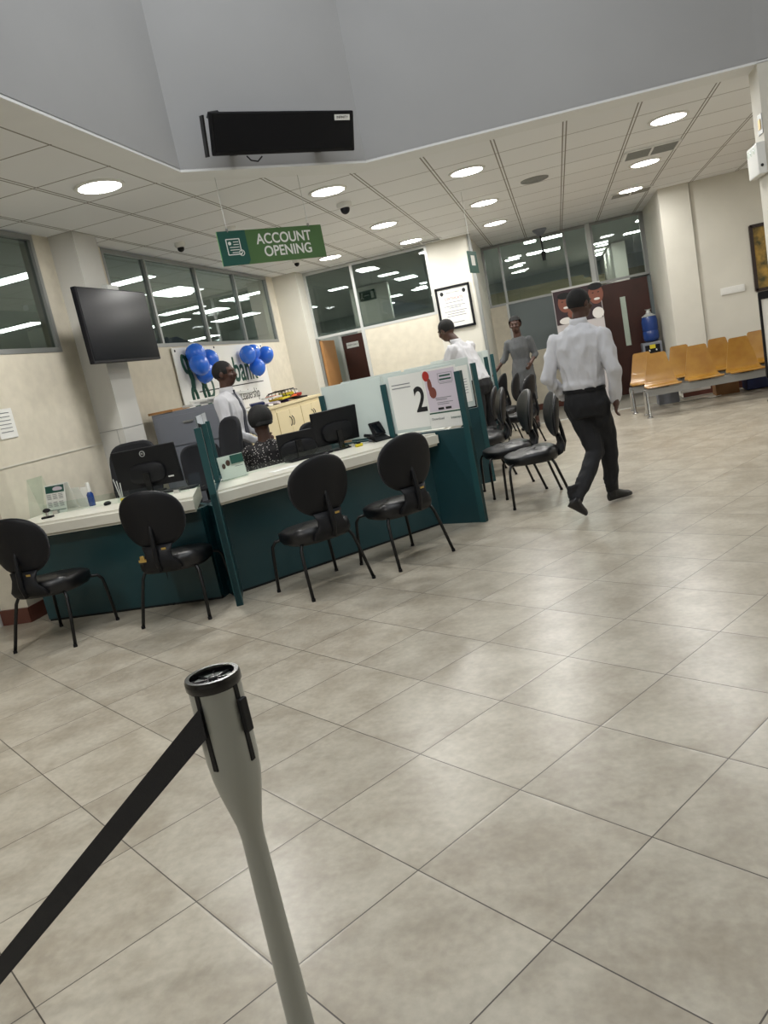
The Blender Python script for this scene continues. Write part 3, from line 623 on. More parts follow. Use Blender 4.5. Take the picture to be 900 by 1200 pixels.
# notice taped to the second divider glass
a3 = math.radians(202.5); u3 = Vector((math.cos(a3), math.sin(a3), 0)); n3 = Vector((math.sin(a3), -math.cos(a3), 0)); n3 = n3 if n3.y < 0 else -n3
no = B().box(Vector((-.92, 8.69, 1.13))+u3*.2+n3*.014, (.2, .4, .002), Matrix((-u3, Vector((0, 0, 1)), n3)).transposed()).done('paper_notice', M_paper); tag(no, 'pale notice on the glass of the second divider', 'notice')
b = B()
for i in range(6): b.box(Vector((-.92, 8.69, 1.18-.03*i))+u3*.2+n3*.0157, (.14, .006, .001), Matrix((-u3, Vector((0, 0, 1)), n3)).transposed())
b.done('print_lines', M_ink2, no)
# low glass upstands on the counters
def upstand(label, p0, p1, h=.24):
    p0, p1 = Vector(p0), Vector(p1); c = (p0+p1)/2; L = (p1-p0).length; R = Matrix.Rotation(math.atan2(p1.y-p0.y, p1.x-p0.x), 3, 'Z')
    t = thing('glass_upstand', label, 'glass screen', (c.x, c.y, TZ), math.atan2(p1.y-p0.y, p1.x-p0.x))
    B().box((0, 0, h/2), (L, .008, h)).done('pane', M_acr, t)
    for s_ in (-.42, .42): B().box((L*s_, 0, .015), (.05, .03, .03), bev=.003).done('clamp', M_chrome, t)
upstand('low clear glass screen along the left counter', (-4.35, 5.62, 0), (-3.0, 5.62, 0), .09)
upstand('low clear glass screen along the middle counter', (-2.83, 5.95, 0), (-1.88, 6.9, 0), .07)

# ------------------------------------------------------------------ visitor chairs
def make_chair(label):
    t = thing('visitor_chair', label, 'chair', (0, 0, 0), 0, 'black visitor chairs around the desk')
    # seat: rounded cushion
    b = B(); rings = []
    for z, k in ((.372, .80), (.378, .93), (.405, 1.0), (.45, 1.0), (.468, .965), (.48, .86), (.487, .6), (.489, .3)):
        rings.append([Vector((x*k, y*k+.01, z+(.012 if y > .1 else 0)*(-1 if z > .46 else 0)+.018*(y < -.15)*(z > .46))) for x, y in sup(.25, .245, 2.7, 32, .06)])
    b.loft(rings); b.done('seat', M_blk, t, smooth='all')
    # backrest cushion : egg shaped disc curved round the back
    def disc_pt(r, th, side):
        e = 2.25; c, s = math.cos(th), math.sin(th); x = .245*r*abs(c)**(2/e)*(1 if c >= 0 else -1); z = .215*r*abs(s)**(2/e)*(1 if s >= 0 else -1)
        x *= (1+.06*z/.215); th_ = .030*math.sqrt(max(0, 1-r**3.2)); y = -.265+.9*x*x-.14*z+side*th_+(.004*side)
        return Vector((x, y, .775+z))
    for nm, mt, side, rr in (('backrest', M_blk, 1, 1.0), ('back_shell', M_blkp, -1, 1.02)):
        b = B(); R = [.05, .3, .55, .75, .88, .95, .99, 1.0]
        b.loft([[disc_pt(r*(rr), 2*PI*k/36, side if r < 1 else 0) if r*rr <= 1 else disc_pt(1.0, 2*PI*k/36, 0)*1.0 for k in range(36)] for r in R], cap=False)
        b._add([disc_pt(.05, 2*PI*k/36, side) for k in range(36)], [tuple(range(36))])
        b.done(nm, mt, t, smooth='all')
    # lower lumbar shell sweeping under the seat
    b = B(); sec = [(.59, .12, -.262, .014), (.54, .10, -.275, .02), (.49, .11, -.285, .024), (.45, .14, -.275, .03), (.41, .145, -.245, .035), (.385, .11, -.2, .03), (.375, .08, -.15, .02)]
    b.loft([[Vector((x, yc+yy+.6*x*x, z)) for x, yy in sup(w, th, 3, 20)] for z, w, yc, th in sec]); b.done('lumbar_shell', M_blkp, t, smooth='all')
    b = B(); b.tube([(0, -.27, .80), (0, -.292, .7), (0, -.305, .6), (0, -.315, .5), (0, -.29, .41)], [.006, .014, .018, .02, .018], 8); b.done('spine', M_blkp, t, smooth='all')
    B().box((.06, -.287, .565), (.035, .004, .014)).done('maker_tag', M_gold, t)
    for s_ in (-1, 1):
        b = B(); b.tube([(s_*.06, .14, .375), (s_*.17, .2, .392), (s_*.215, .235, .385), (s_*.238, .25, .35), (s_*.246, .256, .28), (s_*.262, .265, .012)], .0125, 10); b.done('leg', M_blkm, t, smooth='all')
        b = B(); b.tube([(s_*.06, -.08, .375), (s_*.16, -.13, .388), (s_*.205, -.15, .378), (s_*.222, -.165, .34), (s_*.24, -.2, .22), (s_*.262, -.262, .012)], .0125, 10); b.done('leg', M_blkm, t, smooth='all')
        for y in (.266, -.264): B().cyl((s_*.262, y, 0), (s_*.262, y, .02), .015, .0145, 12).done('foot_cap', M_blkp, t)
    return t
def face(a): return math.radians(a)-PI/2       # rotation so that local +Y points along angle a
CH = [(-3.87, 4.87, 88, 'nearest black chair at the far left, cut by the photo edge'), (-2.95, 5.1, 93, 'black chair at the left counter beside the tall teal post'),
      (-1.94, 5.33, 138, 'black chair at the middle counter, left of its pair'), (-1.40, 5.80, 138, 'black chair at the middle counter, next to the poster divider'),
      (-.40, 7.29, 191, 'black chair beside the walking man, nearest of the right group'), (-.66, 7.93, 196, 'second black chair in the right group, behind the nearest one'),
      (-1.0, 9.1, 190, 'third black chair, close to the second divider'), (-1.13, 9.68, 185, 'fourth black chair, mostly hidden by the third'),
      (-.72, 11.1, 165, 'far black chair in front of the woman in grey'), (-.98, 12.2, 175, 'far black chair near the end of the rear counter'), (-1.22, 12.95, 170, 'farthest black chair, only its top visible')]
first = None
for x, y, a_, l in CH:
    if first is None: first = make_chair(l); first.location = (x, y, 0); first.rotation_euler = (0, 0, face(a_))
    else: dup(first, (x, y, 0), face(a_), l)
# small blue badge stuck on the second chair
bd = B().box((-3.05, 4.80, .50), (.06, .006, .02)).box((-3.05, 4.802, .52), (.035, .01, .035), bev=.008).done('price_sticker', M_gold); tag(bd, 'blue and yellow sticker tag on the back of the chair by the tall post', 'tag')

# ------------------------------------------------------------------ office chairs, monitors and desk items
def office_chair(x, y, ang, label, h=1.22, w=.5):
    t = thing('office_chair', label, 'chair', (x, y, 0), face(ang), 'staff chairs behind the desk')
    b = B(); n_ = 14; pts = sup(w/2, (h-.62)/2, 4, 28)
    b.loft([[Vector((px*k, -.26+oy+.5*px*px-.06*(pz/.3), (h+.62)/2+pz*k)) for px, pz in pts] for oy, k in ((-.02, .9), (-.028, .97), (0, 1), (.028, .97), (.02, .9))]); b.done('backrest', M_mesh, t, smooth='all')
    b = B(); b.loft([[Vector((px*k, py*k, z)) for px, py in sup(.25, .24, 3.2, 24)] for z, k in ((.43, .85), (.45, 1), (.5, 1), (.52, .85))]); b.done('seat', M_mesh, t, smooth='all')
    B().cyl((0, 0, .1), (0, 0, .44), .028).done('column', M_blkm, t)
    for s_ in (-1, 1): B().tube([(s_*.2, 0, .46), (s_*.3, 0, .5), (s_*.31, -.02, .68), (s_*.31, .12, .69)], .018, 8).done('armrest', M_blkp, t, smooth='all')
    B().box((0, -.24, .54), (.07, .03, .24)).done('back_bar', M_blkm, t)
    for k in range(5):
        a_ = 2*PI*k/5; B().tube([(0, 0, .12), (.28*math.cos(a_), .28*math.sin(a_), .08)], [.025, .016], 8).done('base_arm', M_blkp, t); B().cyl((.28*math.cos(a_)-.015, .28*math.sin(a_), .03), (.28*math.cos(a_)+.015, .28*math.sin(a_), .03), .03).done('castor', M_blkp, t)
    return t
office_chair(-4.13, 6.62, -80, 'large black staff chair behind the left counter computer', 1.26, .5)
office_chair(-3.55, 7.08, -60, 'low black staff chair seen right of the left counter computer', 1.1, .42)
office_chair(-3.22, 6.62, 250, 'mesh staff chair beside the tie-wearing man', 1.32, .27)
office_chair(-2.28, 7.3, -50, 'dark staff chair beside the seated woman', 1.1, .44)
def monitor(loc, ang, label, w=.5, h=.33, logo=None, tilt=0.0, z0=.89):
    """local +Y = back side towards the customers"""
    t = thing('computer_monitor', label, 'monitor', loc, math.radians(ang))
    zc = z0-TZ+h/2; Rm = Matrix.Rotation(tilt, 3, 'X')
    B().box((0, 0, zc), (w, .03, h), Rm, bev=.008).done('housing', M_blkp, t); B().box((0, -.017, zc), (w-.02, .004, h-.02), Rm).done('screen', M_scr, t)
    b = B(); b.loft([[Vector((px*k, y_, zc-.05+pz*k)) for px, pz in sup(.17, .09, 3, 20)] for y_, k in ((.014, 1), (.035, .95), (.045, .8))]); b.done('rear_cover', M_blkp, t, smooth=True)
    B().box((0, .045, .09), (.055, .025, .18), bev=.006).done('neck', M_blkm, t); B().cyl((0, .058, .1), (0, .062, .1), .012).done('cable_hole', M_ink, t)
    b = B(); b.loft([[Vector((px, py+.02, z)) for px, py in sup(.12, .09, 3, 20)] for z in (0, .012)]); b.done('foot', M_blkp, t)
    if logo:
        b = B(); b.tube([(.023*math.cos(k*PI/10), .032, zc+h*.35+.023*math.sin(k*PI/10)) for k in range(21)], .0025, 6); b.done('logo_ring', M_alul, t)
        text(logo, .018, M_alul, t, Matrix.Translation((0, .032, zc+h*.35)) @ Matrix.Rotation(PI, 4, 'Z') @ Matrix.Rotation(PI/2, 4, 'X'), ext=.0005)
    return t
mo = monitor((-3.52, 5.97, TZ), 184, 'black monitor seen from behind on the left counter', .58, .34, 'DELL', -.08)
B().box((-.2, .014, .11), (.05, .002, .012)).done('rating_label', M_white, mo)
mo = monitor((-2.07, 6.83, TZ), 45+180+6, 'black monitor on the middle counter beside the desk phone', .50, .31, None, -.1, .9)
text('acer', .03, M_ink2, mo, Matrix.Translation((-.17, .0165, .3)) @ Matrix.Rotation(PI, 4, 'Z') @ Matrix.Rotation(PI/2, 4, 'X'), ext=.0005)
monitor((-2.36, 6.55, TZ), 45+180-10, 'lower black monitor left of the one by the phone', .36, .22, None, -.1, .87)
# keyboard-like tray and phone
t = thing('desk_phone', 'black desk phone with tilted screen on the middle counter', 'phone', (-1.72, 6.96, TZ), math.radians(50))
B().box((0, 0, .03), (.17, .16, .02), Matrix.Rotation(.35, 3, 'X'), bev=.004).done('base', M_blkp, t); B().box((0.03, .03, .11), (.16, .02, .13), Matrix.Rotation(-.4, 3, 'X'), bev=.006).done('screen_unit', M_blkp, t)
B().box((0.03, .02, .112), (.12, .01, .09), Matrix.Rotation(-.4, 3, 'X')).done('screen', M_scr, t); B().tube([(-.1, -.07, .05), (-.1, -.02, .065), (-.1, .07, .07)], .016, 8).done('handset', M_blkp, t, smooth='all')
B().prism([(-.05, .05), (.09, .05), (.09, .1), (-.05, .1)], 0, .05).done('stand', M_grey, t)
kb = B().box((-2.28, 6.55, TZ+.01), (.42, .14, .018), Matrix.Rotation(math.radians(45), 3, 'Z'), bev=.004).done('keyboard', M_blkp); tag(kb, 'black keyboard lying before the monitors on the middle counter', 'keyboard')
kb = B().box((-3.2, 5.78, TZ+.01), (.36, .12, .018), Matrix.Rotation(math.radians(6), 3, 'Z'), bev=.004).done('keyboard', M_blkp); tag(kb, 'black keyboard by the tall post on the left counter', 'keyboard')
# leaflet holder
t = thing('leaflet_holder', 'clear stand with green-topped leaflet at the middle counter', 'leaflet holder', (-2.72, 5.9, TZ), math.radians(45))
B().box((0, 0, .105), (.235, .003, .2), Matrix.Rotation(-.12, 3, 'X')).done('front_sheet', M_acr, t); B().box((0, .03, .004), (.235, .08, .006)).done('base', M_acr, t)
lf = B().box((0, .006, .105), (.22, .002, .19), Matrix.Rotation(-.12, 3, 'X')).done('leaflet', M_paper, t)
B().box((.05, -.0015, .16), (.11, .001, .07), Matrix.Rotation(-.12, 3, 'X')).done('green_panel', M_sgd, lf)
b = B(); b.ell((-.03, .004, .14), (.019, .002, .025)); b.done('printed_head', M_skin, lf); b = B(); b.ell((-.07, .004, .12), (.016, .002, .022)); b.done('printed_head', M_skin, lf); b = B(); b.ell((-.035, .007, .07), (.05, .002, .045)); b.done('printed_shirt', M_ink2, lf)
for i in range(5): B().box((.06, .0035, .1-.014*i), (.07, .001, .004), Matrix.Rotation(-.12, 3, 'X')).done('print_line', M_ink2, lf)
# calendar
t = thing('desk_calendar', 'tent calendar with green picture strip on the left counter', 'calendar', (-4.24, 5.66, TZ), math.radians(-4))
B().box((0, 0, .12), (.2, .003, .24), Matrix.Rotation(-.2, 3, 'X')).done('front_page', M_paper, t); B().box((.0, .1, .12), (.2, .003, .24), Matrix.Rotation(.25, 3, 'X')).done('rear_card', M_white, t)
B().box((0, .015, .2), (.19, .002, .06), Matrix.Rotation(-.2, 3, 'X')).done('picture_strip', M_sgd, t); b = B(); b.ell((.03, .012, .2), (.05, .001, .02)); b.done('picture_highlight', M_lil, t)
b = B()
for i in range(2):
    for j in range(3):
        for q in range(4): b.box((-.06+.06*j, -.004-.012*(1-i)+.0, .07+.062*i+.012*q-.01), (.042, .001, .004), Matrix.Rotation(-.2, 3, 'X'))
b.done('date_grid', M_ink2, t)
B().box((0, -.022, .028), (.19, .001, .006), Matrix.Rotation(-.2, 3, 'X')).done('base_line', M_gink, t)
t = thing('card_stand', 'white folded card standing right behind the calendar', 'card', (-4.08, 5.75, TZ), math.radians(-20)); B().box((0, 0, .09), (.11, .003, .18), Matrix.Rotation(.25, 3, 'X')).done('card', M_white, t); B().box((0, .05, .08), (.11, .003, .17), Matrix.Rotation(-.25, 3, 'X')).done('back_card', M_white, t)
t = thing('sanitizer_bottle', 'small clear and blue bottle right of the calendar', 'bottle', (-3.97, 5.74, TZ), .1)
B().lathe((0, 0, 0), [(.026, 0), (.028, .01), (.028, .1), (.012, .125)], 16).done('body', M_bag, t, smooth=True); B().lathe((0, 0, .12), [(.016, 0), (.016, .07), (.012, .08)], 14).done('pump', M_white, t, smooth=True)
t = thing('date_stamp', 'small black stamp standing before the calendar', 'stamp', (-4.18, 5.42, TZ), .2)
B().box((0, 0, .008), (.09, .05, .016), bev=.003).done('base', M_blkp, t); B().cyl((0, 0, .016), (0, 0, .05), .012).done('stem', M_chrome, t); B().ell((0.004, 0, .062), (.032, .022, .018)).done('grip', M_blkp, t, smooth='all')
t = thing('pen_holder', 'silver pens standing behind the second chair', 'pen holder', (-3.6, 5.6, TZ)); B().lathe((0, 0, 0), [(.03, 0), (.032, .01), (.03, .05)], 14).done('cup', M_acr, t)
for i in range(3): B().cyl((.005*i, .004*i, .01), (-.03+.02*i, .01*i, .2-.02*i), .004, n=8).done('pen', M_alul, t)
B().box((.03, -.02, .02), (.05, .01, .035)).done('yellow_note', M_yel, t)
t = thing('acrylic_stand', 'clear A-shaped acrylic stand at the left end of the counter', 'stand', (-4.42, 5.7, TZ))
for s_ in (-1, 1): B().box((s_*.035, 0, .16), (.004, .2, .33), Matrix.Rotation(s_*-.2, 3, 'Y')).done('side', M_acr, t)
t = thing('computer_mouse', 'small black mouse near the pens on the left counter', 'mouse', (-3.75, 5.62, TZ), .4); B().ell((0, 0, .012), (.03, .05, .018)).done('shell', M_blkp, t, smooth='all')
t = thing('tape_dispenser', 'small yellow object beside the desk phone', 'tape dispenser', (-1.86, 6.74, TZ), .8); B().box((0, 0, .014), (.07, .03, .026), bev=.006).done('body', M_yel, t); B().cyl((0, -.01, .03), (0, .01, .03), .016).done('roll', M_blkp, t)
pp = B().box((-2.05, 6.25, TZ+.002), (.2, .14, .003), Matrix.Rotation(math.radians(40), 3, 'Z')).done('paper_sheet', M_paper); tag(pp, 'white sheet on the middle counter behind its left chair', 'paper')
pp = B().box((-2.32, 6.0, TZ+.002), (.26, .1, .003), Matrix.Rotation(math.radians(50), 3, 'Z')).done('paper_sheet', M_paper); tag(pp, 'white sheet beside the leaflet holder', 'paper')
pp = B().box((-3.4, 5.62+.1, TZ+.002), (.3, .12, .003), Matrix.Rotation(.1, 3, 'Z')).done('paper_sheet', M_paper); tag(pp, 'paper between pens and keyboard on the left counter', 'paper')
t = thing('webcam', 'small round black webcam standing by the chair back on the middle counter', 'webcam', (-1.98, 6.12, TZ), .7); B().cyl((0, 0, 0), (0, 0, .015), .03).done('base', M_blkp, t); B().ell((0, 0, .04), (.03, .025, .025)).done('body', M_blkp, t, smooth='all')
t = thing('acrylic_holder', 'small clear card holder behind the tall post', 'holder', (-3.0, 5.75, TZ), .1); B().box((0, 0, .06), (.1, .003, .12), Matrix.Rotation(-.2, 3, 'X')).done('sheet', M_acr, t); B().box((0, .03, .003), (.1, .07, .004)).done('base', M_acr, t)

# ------------------------------------------------------------------ storage at the back
t = thing('filing_cabinet', 'tall grey steel cabinet with papers on top, behind the left counter', 'cabinet', (-4.02, 8.15, 0))
B().box((0, 0, .73), (.86, .5, 1.46), bev=.006).done('body', M_grey, t)
for i in range(4): dr = B().box((0, -.255, .2+.35*i), (.8, .015, .33), bev=.004).done('drawer', M_grey, t); B().box((0, -.27, .28+.35*i), (.12, .02, .02)).done('handle', M_alu, dr)
bd = B().box((-4.33, 8.1, 1.475), (.3, .42, .025)).done('wooden_board', M_leaf); tag(bd, 'thin wooden board on the left end of the grey cabinet', 'board')
for i in range(6):
    pp = B().box((-3.95+.09*i, 8.1+.02*(i % 3), 1.4625+.024+.03*(i % 2)), (.24, .3, .03), Matrix.Rotation(.3*i-.6, 3, 'Z') @ Matrix.Rotation(.05*(i % 2), 3, 'Y'), bev=.004).done('paper_stack', M_paper if i % 2 else M_white)
    tag(pp, ['curled white papers on the grey cabinet, left end', 'second paper pile from the left on the grey cabinet', 'paper pile in the middle of the grey cabinet', 'paper pile right of the middle on the grey cabinet', 'paper pile near the right end of the grey cabinet', 'white papers on the right end of the grey cabinet'][i], 'papers')
for i in range(3):
    t = thing('storage_cupboard', ['cream cupboard behind the seated woman', 'cream cupboard in the middle below the banner', 'cream cupboard nearest the back corner'][i], 'cupboard', (-4.29, 9.95+i*1.08, 0), 0, 'cream cupboards below the banner')
    B().box((0, 0, .6), (.58, 1.07, 1.2)).done('body', M_cab, t)
    for s_ in (-1, 1):
        d = B().box((.297, s_*.265, .62), (.016, .52, 1.05), bev=.003).done('door', M_cab, t)
        B().tube([(.305, s_*.06+0, .9), (.33, s_*.045, .93), (.335, s_*.04, .97), (.33, s_*.045, 1.01), (.305, s_*.06, 1.04)], .007, 6).done('handle', M_blkm, d)
tag(B().box((-4.29, 11.03, 1.225), (.62, 3.3, .04), bev=.004).done('cupboard_top', M_cab), 'long cream top over the row of cupboards', 'worktop')
CLUT = [(10.0, M_paper, .3, .2), (10.25, M_ink, .34, .26), (10.7, M_paper, .3, .3), (11.0, M_lil, .28, .3), (11.3, M_yel, .26, .2), (11.55, M_pur, .3, .3), (11.8, M_org, .24, .2), (12.05, M_red, .2, .24), (12.3, M_blkp, .3, .3), (10.5, M_navy, .2, .2), (11.45, M_sg, .2, .2), (11.9, M_yel, .2, .2)]
CLUT += [(11.2, M_org, .2, .16), (11.65, M_yel, .22, .18), (12.15, M_paper, .2, .16), (11.85, M_red, .16, .14), (11.0, M_paper, .24, .2)]
CN = ['white file', 'dark flat folder', 'white paper pile', 'lilac folder', 'yellow card pack', 'purple folder', 'orange packet', 'red packet', 'black flat case', 'blue booklet', 'green packet', 'small yellow packet', 'small orange booklet', 'upper yellow packet', 'white booklet', 'little red packet', 'upper white sheaf']
for i, (y, mt, w, l_) in enumerate(CLUT):
    z = 1.246+.012+(.09 if i > 11 else .045 if i in (9, 10, 11, 4, 6, 7) else 0)
    o = B().box((-4.25+.06*math.sin(i*2.1), y, z+.01), (w, l_, .035 if i % 2 else .025), Matrix.Rotation(.5*math.sin(i*3), 3, 'Z') @ Matrix.Rotation(.12*math.cos(i*5), 3, 'X'), bev=.004).done('stationery_item', mt); tag(o, CN[i]+' lying on the cream cupboard top', 'stationery')
t = thing('wire_rack', 'tangled dark wire rack on the cupboard pile near the corner', 'rack', (-4.25, 11.6, 1.31))
for i in range(5): B().tube([(-.1, -.35+.15*i, .0), (-.1, -.33+.16*i, .1), (.1, -.3+.15*i, .12), (.12, -.3+.15*i, .02)], .008, 6).done('wire', M_blkm, t)
for x in (-.1, .1): B().tube([(x, -.4, .08), (x, 0, .12), (x, .45, .09)], .008, 6).done('rail', M_blkm, t)
# banner on the left wall
t = thing('banner', 'white wall banner with green bank lettering behind the balloons', 'banner', (XL+.03, 10.5, 1.8), 0)
B().box((0, .0, -.08), (.012, 3.05, .98)).done('sheet', M_paper, t)
MB = lambda y, z: axes((.0075, y, z), (0, 1, 0), (1, 0, 0))
text('D', .44, M_gink, t, MB(-.71, -.15), sx=.9, bold=.006); text('bank', .50, M_gink, t, MB(.62, .04), sx=.9, align='CENTER', bold=.008)
text('Leadership', .21, M_ink, t, MB(.62, -.33), sx=.82)
B().box((.007, .1, -.17), (.002, 2.3, .014)).done('rule', M_ink, t)
b = B()
def lk(cy, cz, ry, rz_, th, rot=0.0):
    pts = []
    for k in range(19):
        a_ = 2*PI*k/18; y_, z_ = ry*math.cos(a_), rz_*math.sin(a_); pts.append((.008, cy+y_*math.cos(rot)-z_*math.sin(rot), cz+y_*math.sin(rot)+z_*math.cos(rot)))
    b.tube(pts, th, 6)
lk(-1.28, .20, .06, .11, .022, .3); lk(-1.16, .24, .06, .09, .022, -.4); b.tube([(.008, -1.22, .12), (.008, -1.18, 0), (.008, -1.2, -.12)], .036, 6); b.tube([(.008, -1.0, .1), (.008, -.92, 0), (.008, -.88, -.12)], .036, 6)
lk(-1.2, -.24, .06, .13, .024, .15); lk(-.86, -.22, .06, .13, .024, .3); b.done('chain_emblem', M_gink, t)
for y, z in ((-1.46, .37), (-.3, .39), (1.46, .37)): B().cyl((.004, y, z), (.012, y, z), .015).done('fixing_stud', M_ink, t)
# balloons
BL = [((-4.42, 9.30, 2.10), .17), ((-4.36, 9.20, 1.96), .165), ((-4.41, 9.62, 2.01), .175), ((-4.43, 9.46, 1.86), .165), ((-4.42, 11.0, 2.04), .165), ((-4.45, 11.30, 2.07), .15), ((-4.38, 11.62, 2.01), .165), ((-4.40, 11.22, 1.84), .16)]
BN = ['top balloon of the left cluster', 'left balloon of the left cluster', 'right balloon of the left cluster', 'bottom balloon of the left cluster', 'left balloon of the right cluster', 'partly hidden balloon at the middle of the right cluster', 'rightmost balloon of the right cluster', 'bottom balloon of the right cluster']
for (c, r), l in zip(BL, BN):
    r *= .76
    t = thing('balloon', 'blue '+l, 'balloon', c, 0, 'blue balloons on the banner'); t.rotation_euler = (random.uniform(-.5, .5), random.uniform(-.4, .4), 0)
    b = B(); b.lathe((0, 0, 0), [(r*.04, r*1.03)]+[(r*math.sin(PI*k/14)*(1-.12*(k/14)**3), r*1.04*math.cos(PI*k/14)*(1 if k < 7 else 1.12)) for k in range(1, 14)]+[(r*.05, -r*1.17)], 28); b.done('skin', M_blue, t, smooth='all')
    B().cyl((0, 0, -r*1.15), (0, 0, -r*1.24), r*.03, r*.1, 10).done('knot', M_blue, t)
# notice on the left wall
no = B().box((XL+.006, 5.77, 1.65), (.003, .22, .25)).done('paper_notice', M_paper); tag(no, 'white notice pinned on the left wall at the photo edge', 'notice')
b = B(); [b.box((XL+.009, 5.76, 1.74-.032*i), (.002, .15, .006)) for i in range(6)]; b.done('print_lines', M_ink2, no)
# certificate on the pier
t = thing('certificate', 'black-framed certificate on the pier behind the bending man', 'certificate', (-1.615, YB-.02, 2.21))
b = B()
for c_, d_ in (((0, 0, .34), (.6, .03, .04)), ((0, 0, -.34), (.6, .03, .04)), ((-.28, 0, 0), (.04, .03, .68)), ((.28, 0, 0), (.04, .03, .68))): b.box(c_, d_, bev=.003)
b.done('frame', M_blkp, t); sh = B().box((0, .005, 0), (.54, .01, .66)).done('sheet', M_paper, t)
for s_ in (-1, 1): B().ell((s_*.19, -.002, .25), (.03, .002, .035)).done('seal', M_ink, sh)
text('CERTIFICATE', .06, M_red, sh, axes((0, -.0005, .15), (1, 0, 0), (0, -1, 0)), ext=.0005, sx=.9); text('BANK AWARDS', .032, M_ink, sh, axes((0, -.0005, .25), (1, 0, 0), (0, -1, 0)), ext=.0005)
for z, w in ((.09, .3), (.03, .36), (0, .2), (-.06, .38), (-.1, .3), (-.14, .34), (-.25, .24)): B().box((0, -.001, z), (w, .001, .009)).done('print_line', M_ink2, sh)
# right wall things
t = thing('wall_socket', 'triple white socket plate on the right back wall', 'socket', (2.78, YR-.012, 1.565)); B().box((0, 0, 0), (.36, .02, .11), bev=.004).done('plate', M_white, t)
for k in range(3): B().box((-.12+.12*k, -.012, 0), (.07, .006, .06)).done('outlet', M_paper, t)
t = thing('framed_picture', 'dark-framed golden painting cut by the right photo edge', 'picture', (3.55, YR-.02, 1.97))
b = B()
for c_, d_ in (((0, 0, .49), (.86, .04, .05)), ((0, 0, -.49), (.86, .04, .05)), ((-.42, 0, 0), (.05, .04, 1.0)), ((.42, 0, 0), (.05, .04, 1.0))): b.box(c_, d_, bev=.004)
b.done('frame', mat('picture_frame_wood', (40, 24, 18), .5), t); B().box((0, .008, 0), (.8, .012, .95)).done('canvas', mat('golden_painting', (176, 140, 62), .6, rgb2=(70, 66, 34), scale=7), t)
# standee
t = thing('poster_stand', 'black-framed poster stand at the right photo edge', 'stand', (2.93, 11.3, 0), math.radians(-3))
b = B()
for c_, d_ in (((0, 0, 1.41), (.72, .04, .1)), ((0, 0, .36), (.72, .04, .04)), ((-.35, 0, .89), (.03, .04, 1.1)), ((.35, 0, .89), (.03, .04, 1.1))): b.box(c_, d_, bev=.004)
b.done('frame', M_blkp, t); B().box((0, .005, .87), (.68, .012, 1.0)).done('panel', M_white, t)
for z, mt in ((1.02, M_org), (.93, M_lil), (.72, M_brown), (.6, M_ink2)): B().box((0.02, -.004, z), (.56, .004, .05)).done('print_block', mt, t)
for s_ in (-1, 1): B().tube([(s_*.34, 0, .36), (s_*.34, -.0, .03), (s_*.34, -.2, .012)], .014, 8).done('leg', M_blkm, t); B().tube([(s_*.34, 0, .03), (s_*.34, .2, .012)], .014, 8).done('leg', M_blkm, t)
# water dispenser
t = thing('water_dispenser', 'grey water dispenser beside the wooden door', 'water dispenser', (1.62, 15.45, 0)); B().box((0, 0, .47), (.34, .34, .94), bev=.015).done('body', M_grey, t)
B().box((0, -.173, .8), (.26, .01, .18)).done('tap_recess', M_blkp, t); B().box((0, -.18, .86), (.1, .005, .07)).done('label_plate', M_yel, t)
for x in (-.06, .06): B().cyl((x, -.18, .8), (x, -.22, .79), .012).done('tap', M_white, t)
b = B(); b.lathe((1.64, 15.45, .945), [(.06, 0), (.12, .02), (.145, .06), (.145, .18), (.135, .2), (.145, .22), (.145, .38), (.13, .45), (.06, .5), (.03, .53)], 24); o = b.done('water_bottle', M_bag, smooth=True); tag(o, 'blue water bottle under clear wrap on the dispenser', 'bottle')
b = B(); b.lathe((1.64, 15.45, .945), [(.13, .46), (.05, .51), (.03, .57), (.06, .59)], 12, cap=False); b.done('plastic_wrap', M_alul, o)
# roll-up banner with laughing faces
t = thing('roll_up_banner', 'roll-up banner with smiling faces behind the walking man', 'banner', (.42, 15.0, 0))
B().box((0, 0, 1.13), (.84, .008, 2.1)).done('sheet', mat('banner_print', (196, 190, 190), .6), t); B().box((0, 0, 2.185), (.86, .025, .02)).done('top_bar', M_alul, t)
B().box((0, .01, .04), (.88, .14, .08), bev=.01).done('base', M_alu, t); B().cyl((0, .03, .08), (0, .03, 2.18), .01).done('pole', M_alu, t)
B().box((0, -.006, 1.86), (.82, .004, .6)).done('picture_ground', mat('print_maroon', (52, 34, 40), .6), t)
M_fp = mat('printed_face', (128, 76, 60), .55); M_tooth = mat('printed_teeth', (226, 222, 218), .5)
for x, z, s_ in ((-.22, 1.93, 1.0), (.05, 2.0, .7), (.33, 1.98, 1.05)):
    for nm, cx, cz, rx, rz_, mt, of in (('printed_head', x, z, .125*s_, .165*s_, M_fp, -.010), ('printed_hair', x, z+.13*s_, .12*s_, .06*s_, M_ink, -.0125), ('printed_smile', x+.01, z-.08*s_, .05*s_, .02*s_, M_tooth, -.0145), ('printed_eye', x-.045*s_, z+.03, .018, .008, M_ink, -.0145), ('printed_eye', x+.045*s_, z+.03, .018, .008, M_ink, -.0145)):
        b = B(); b.loft([[Vector((cx+rx*math.cos(2*PI*k/20), y_, cz+rz_*math.sin(2*PI*k/20))) for k in range(20)] for y_ in (of, of+.002)]); b.done(nm, mt, t)
for x, z, rx, rz_, mt in ((-.24, 1.62, .12, .06, M_tooth), (-.14, 1.72, .06, .09, M_fp), (.33, 1.65, .1, .1, M_tooth)):
    b = B(); b.loft([[Vector((x+rx*math.cos(2*PI*k/20), y_, z+rz_*math.sin(2*PI*k/20))) for k in range(20)] for y_ in (-.0165, -.0145)]); b.done('printed_shirt', mt, t)

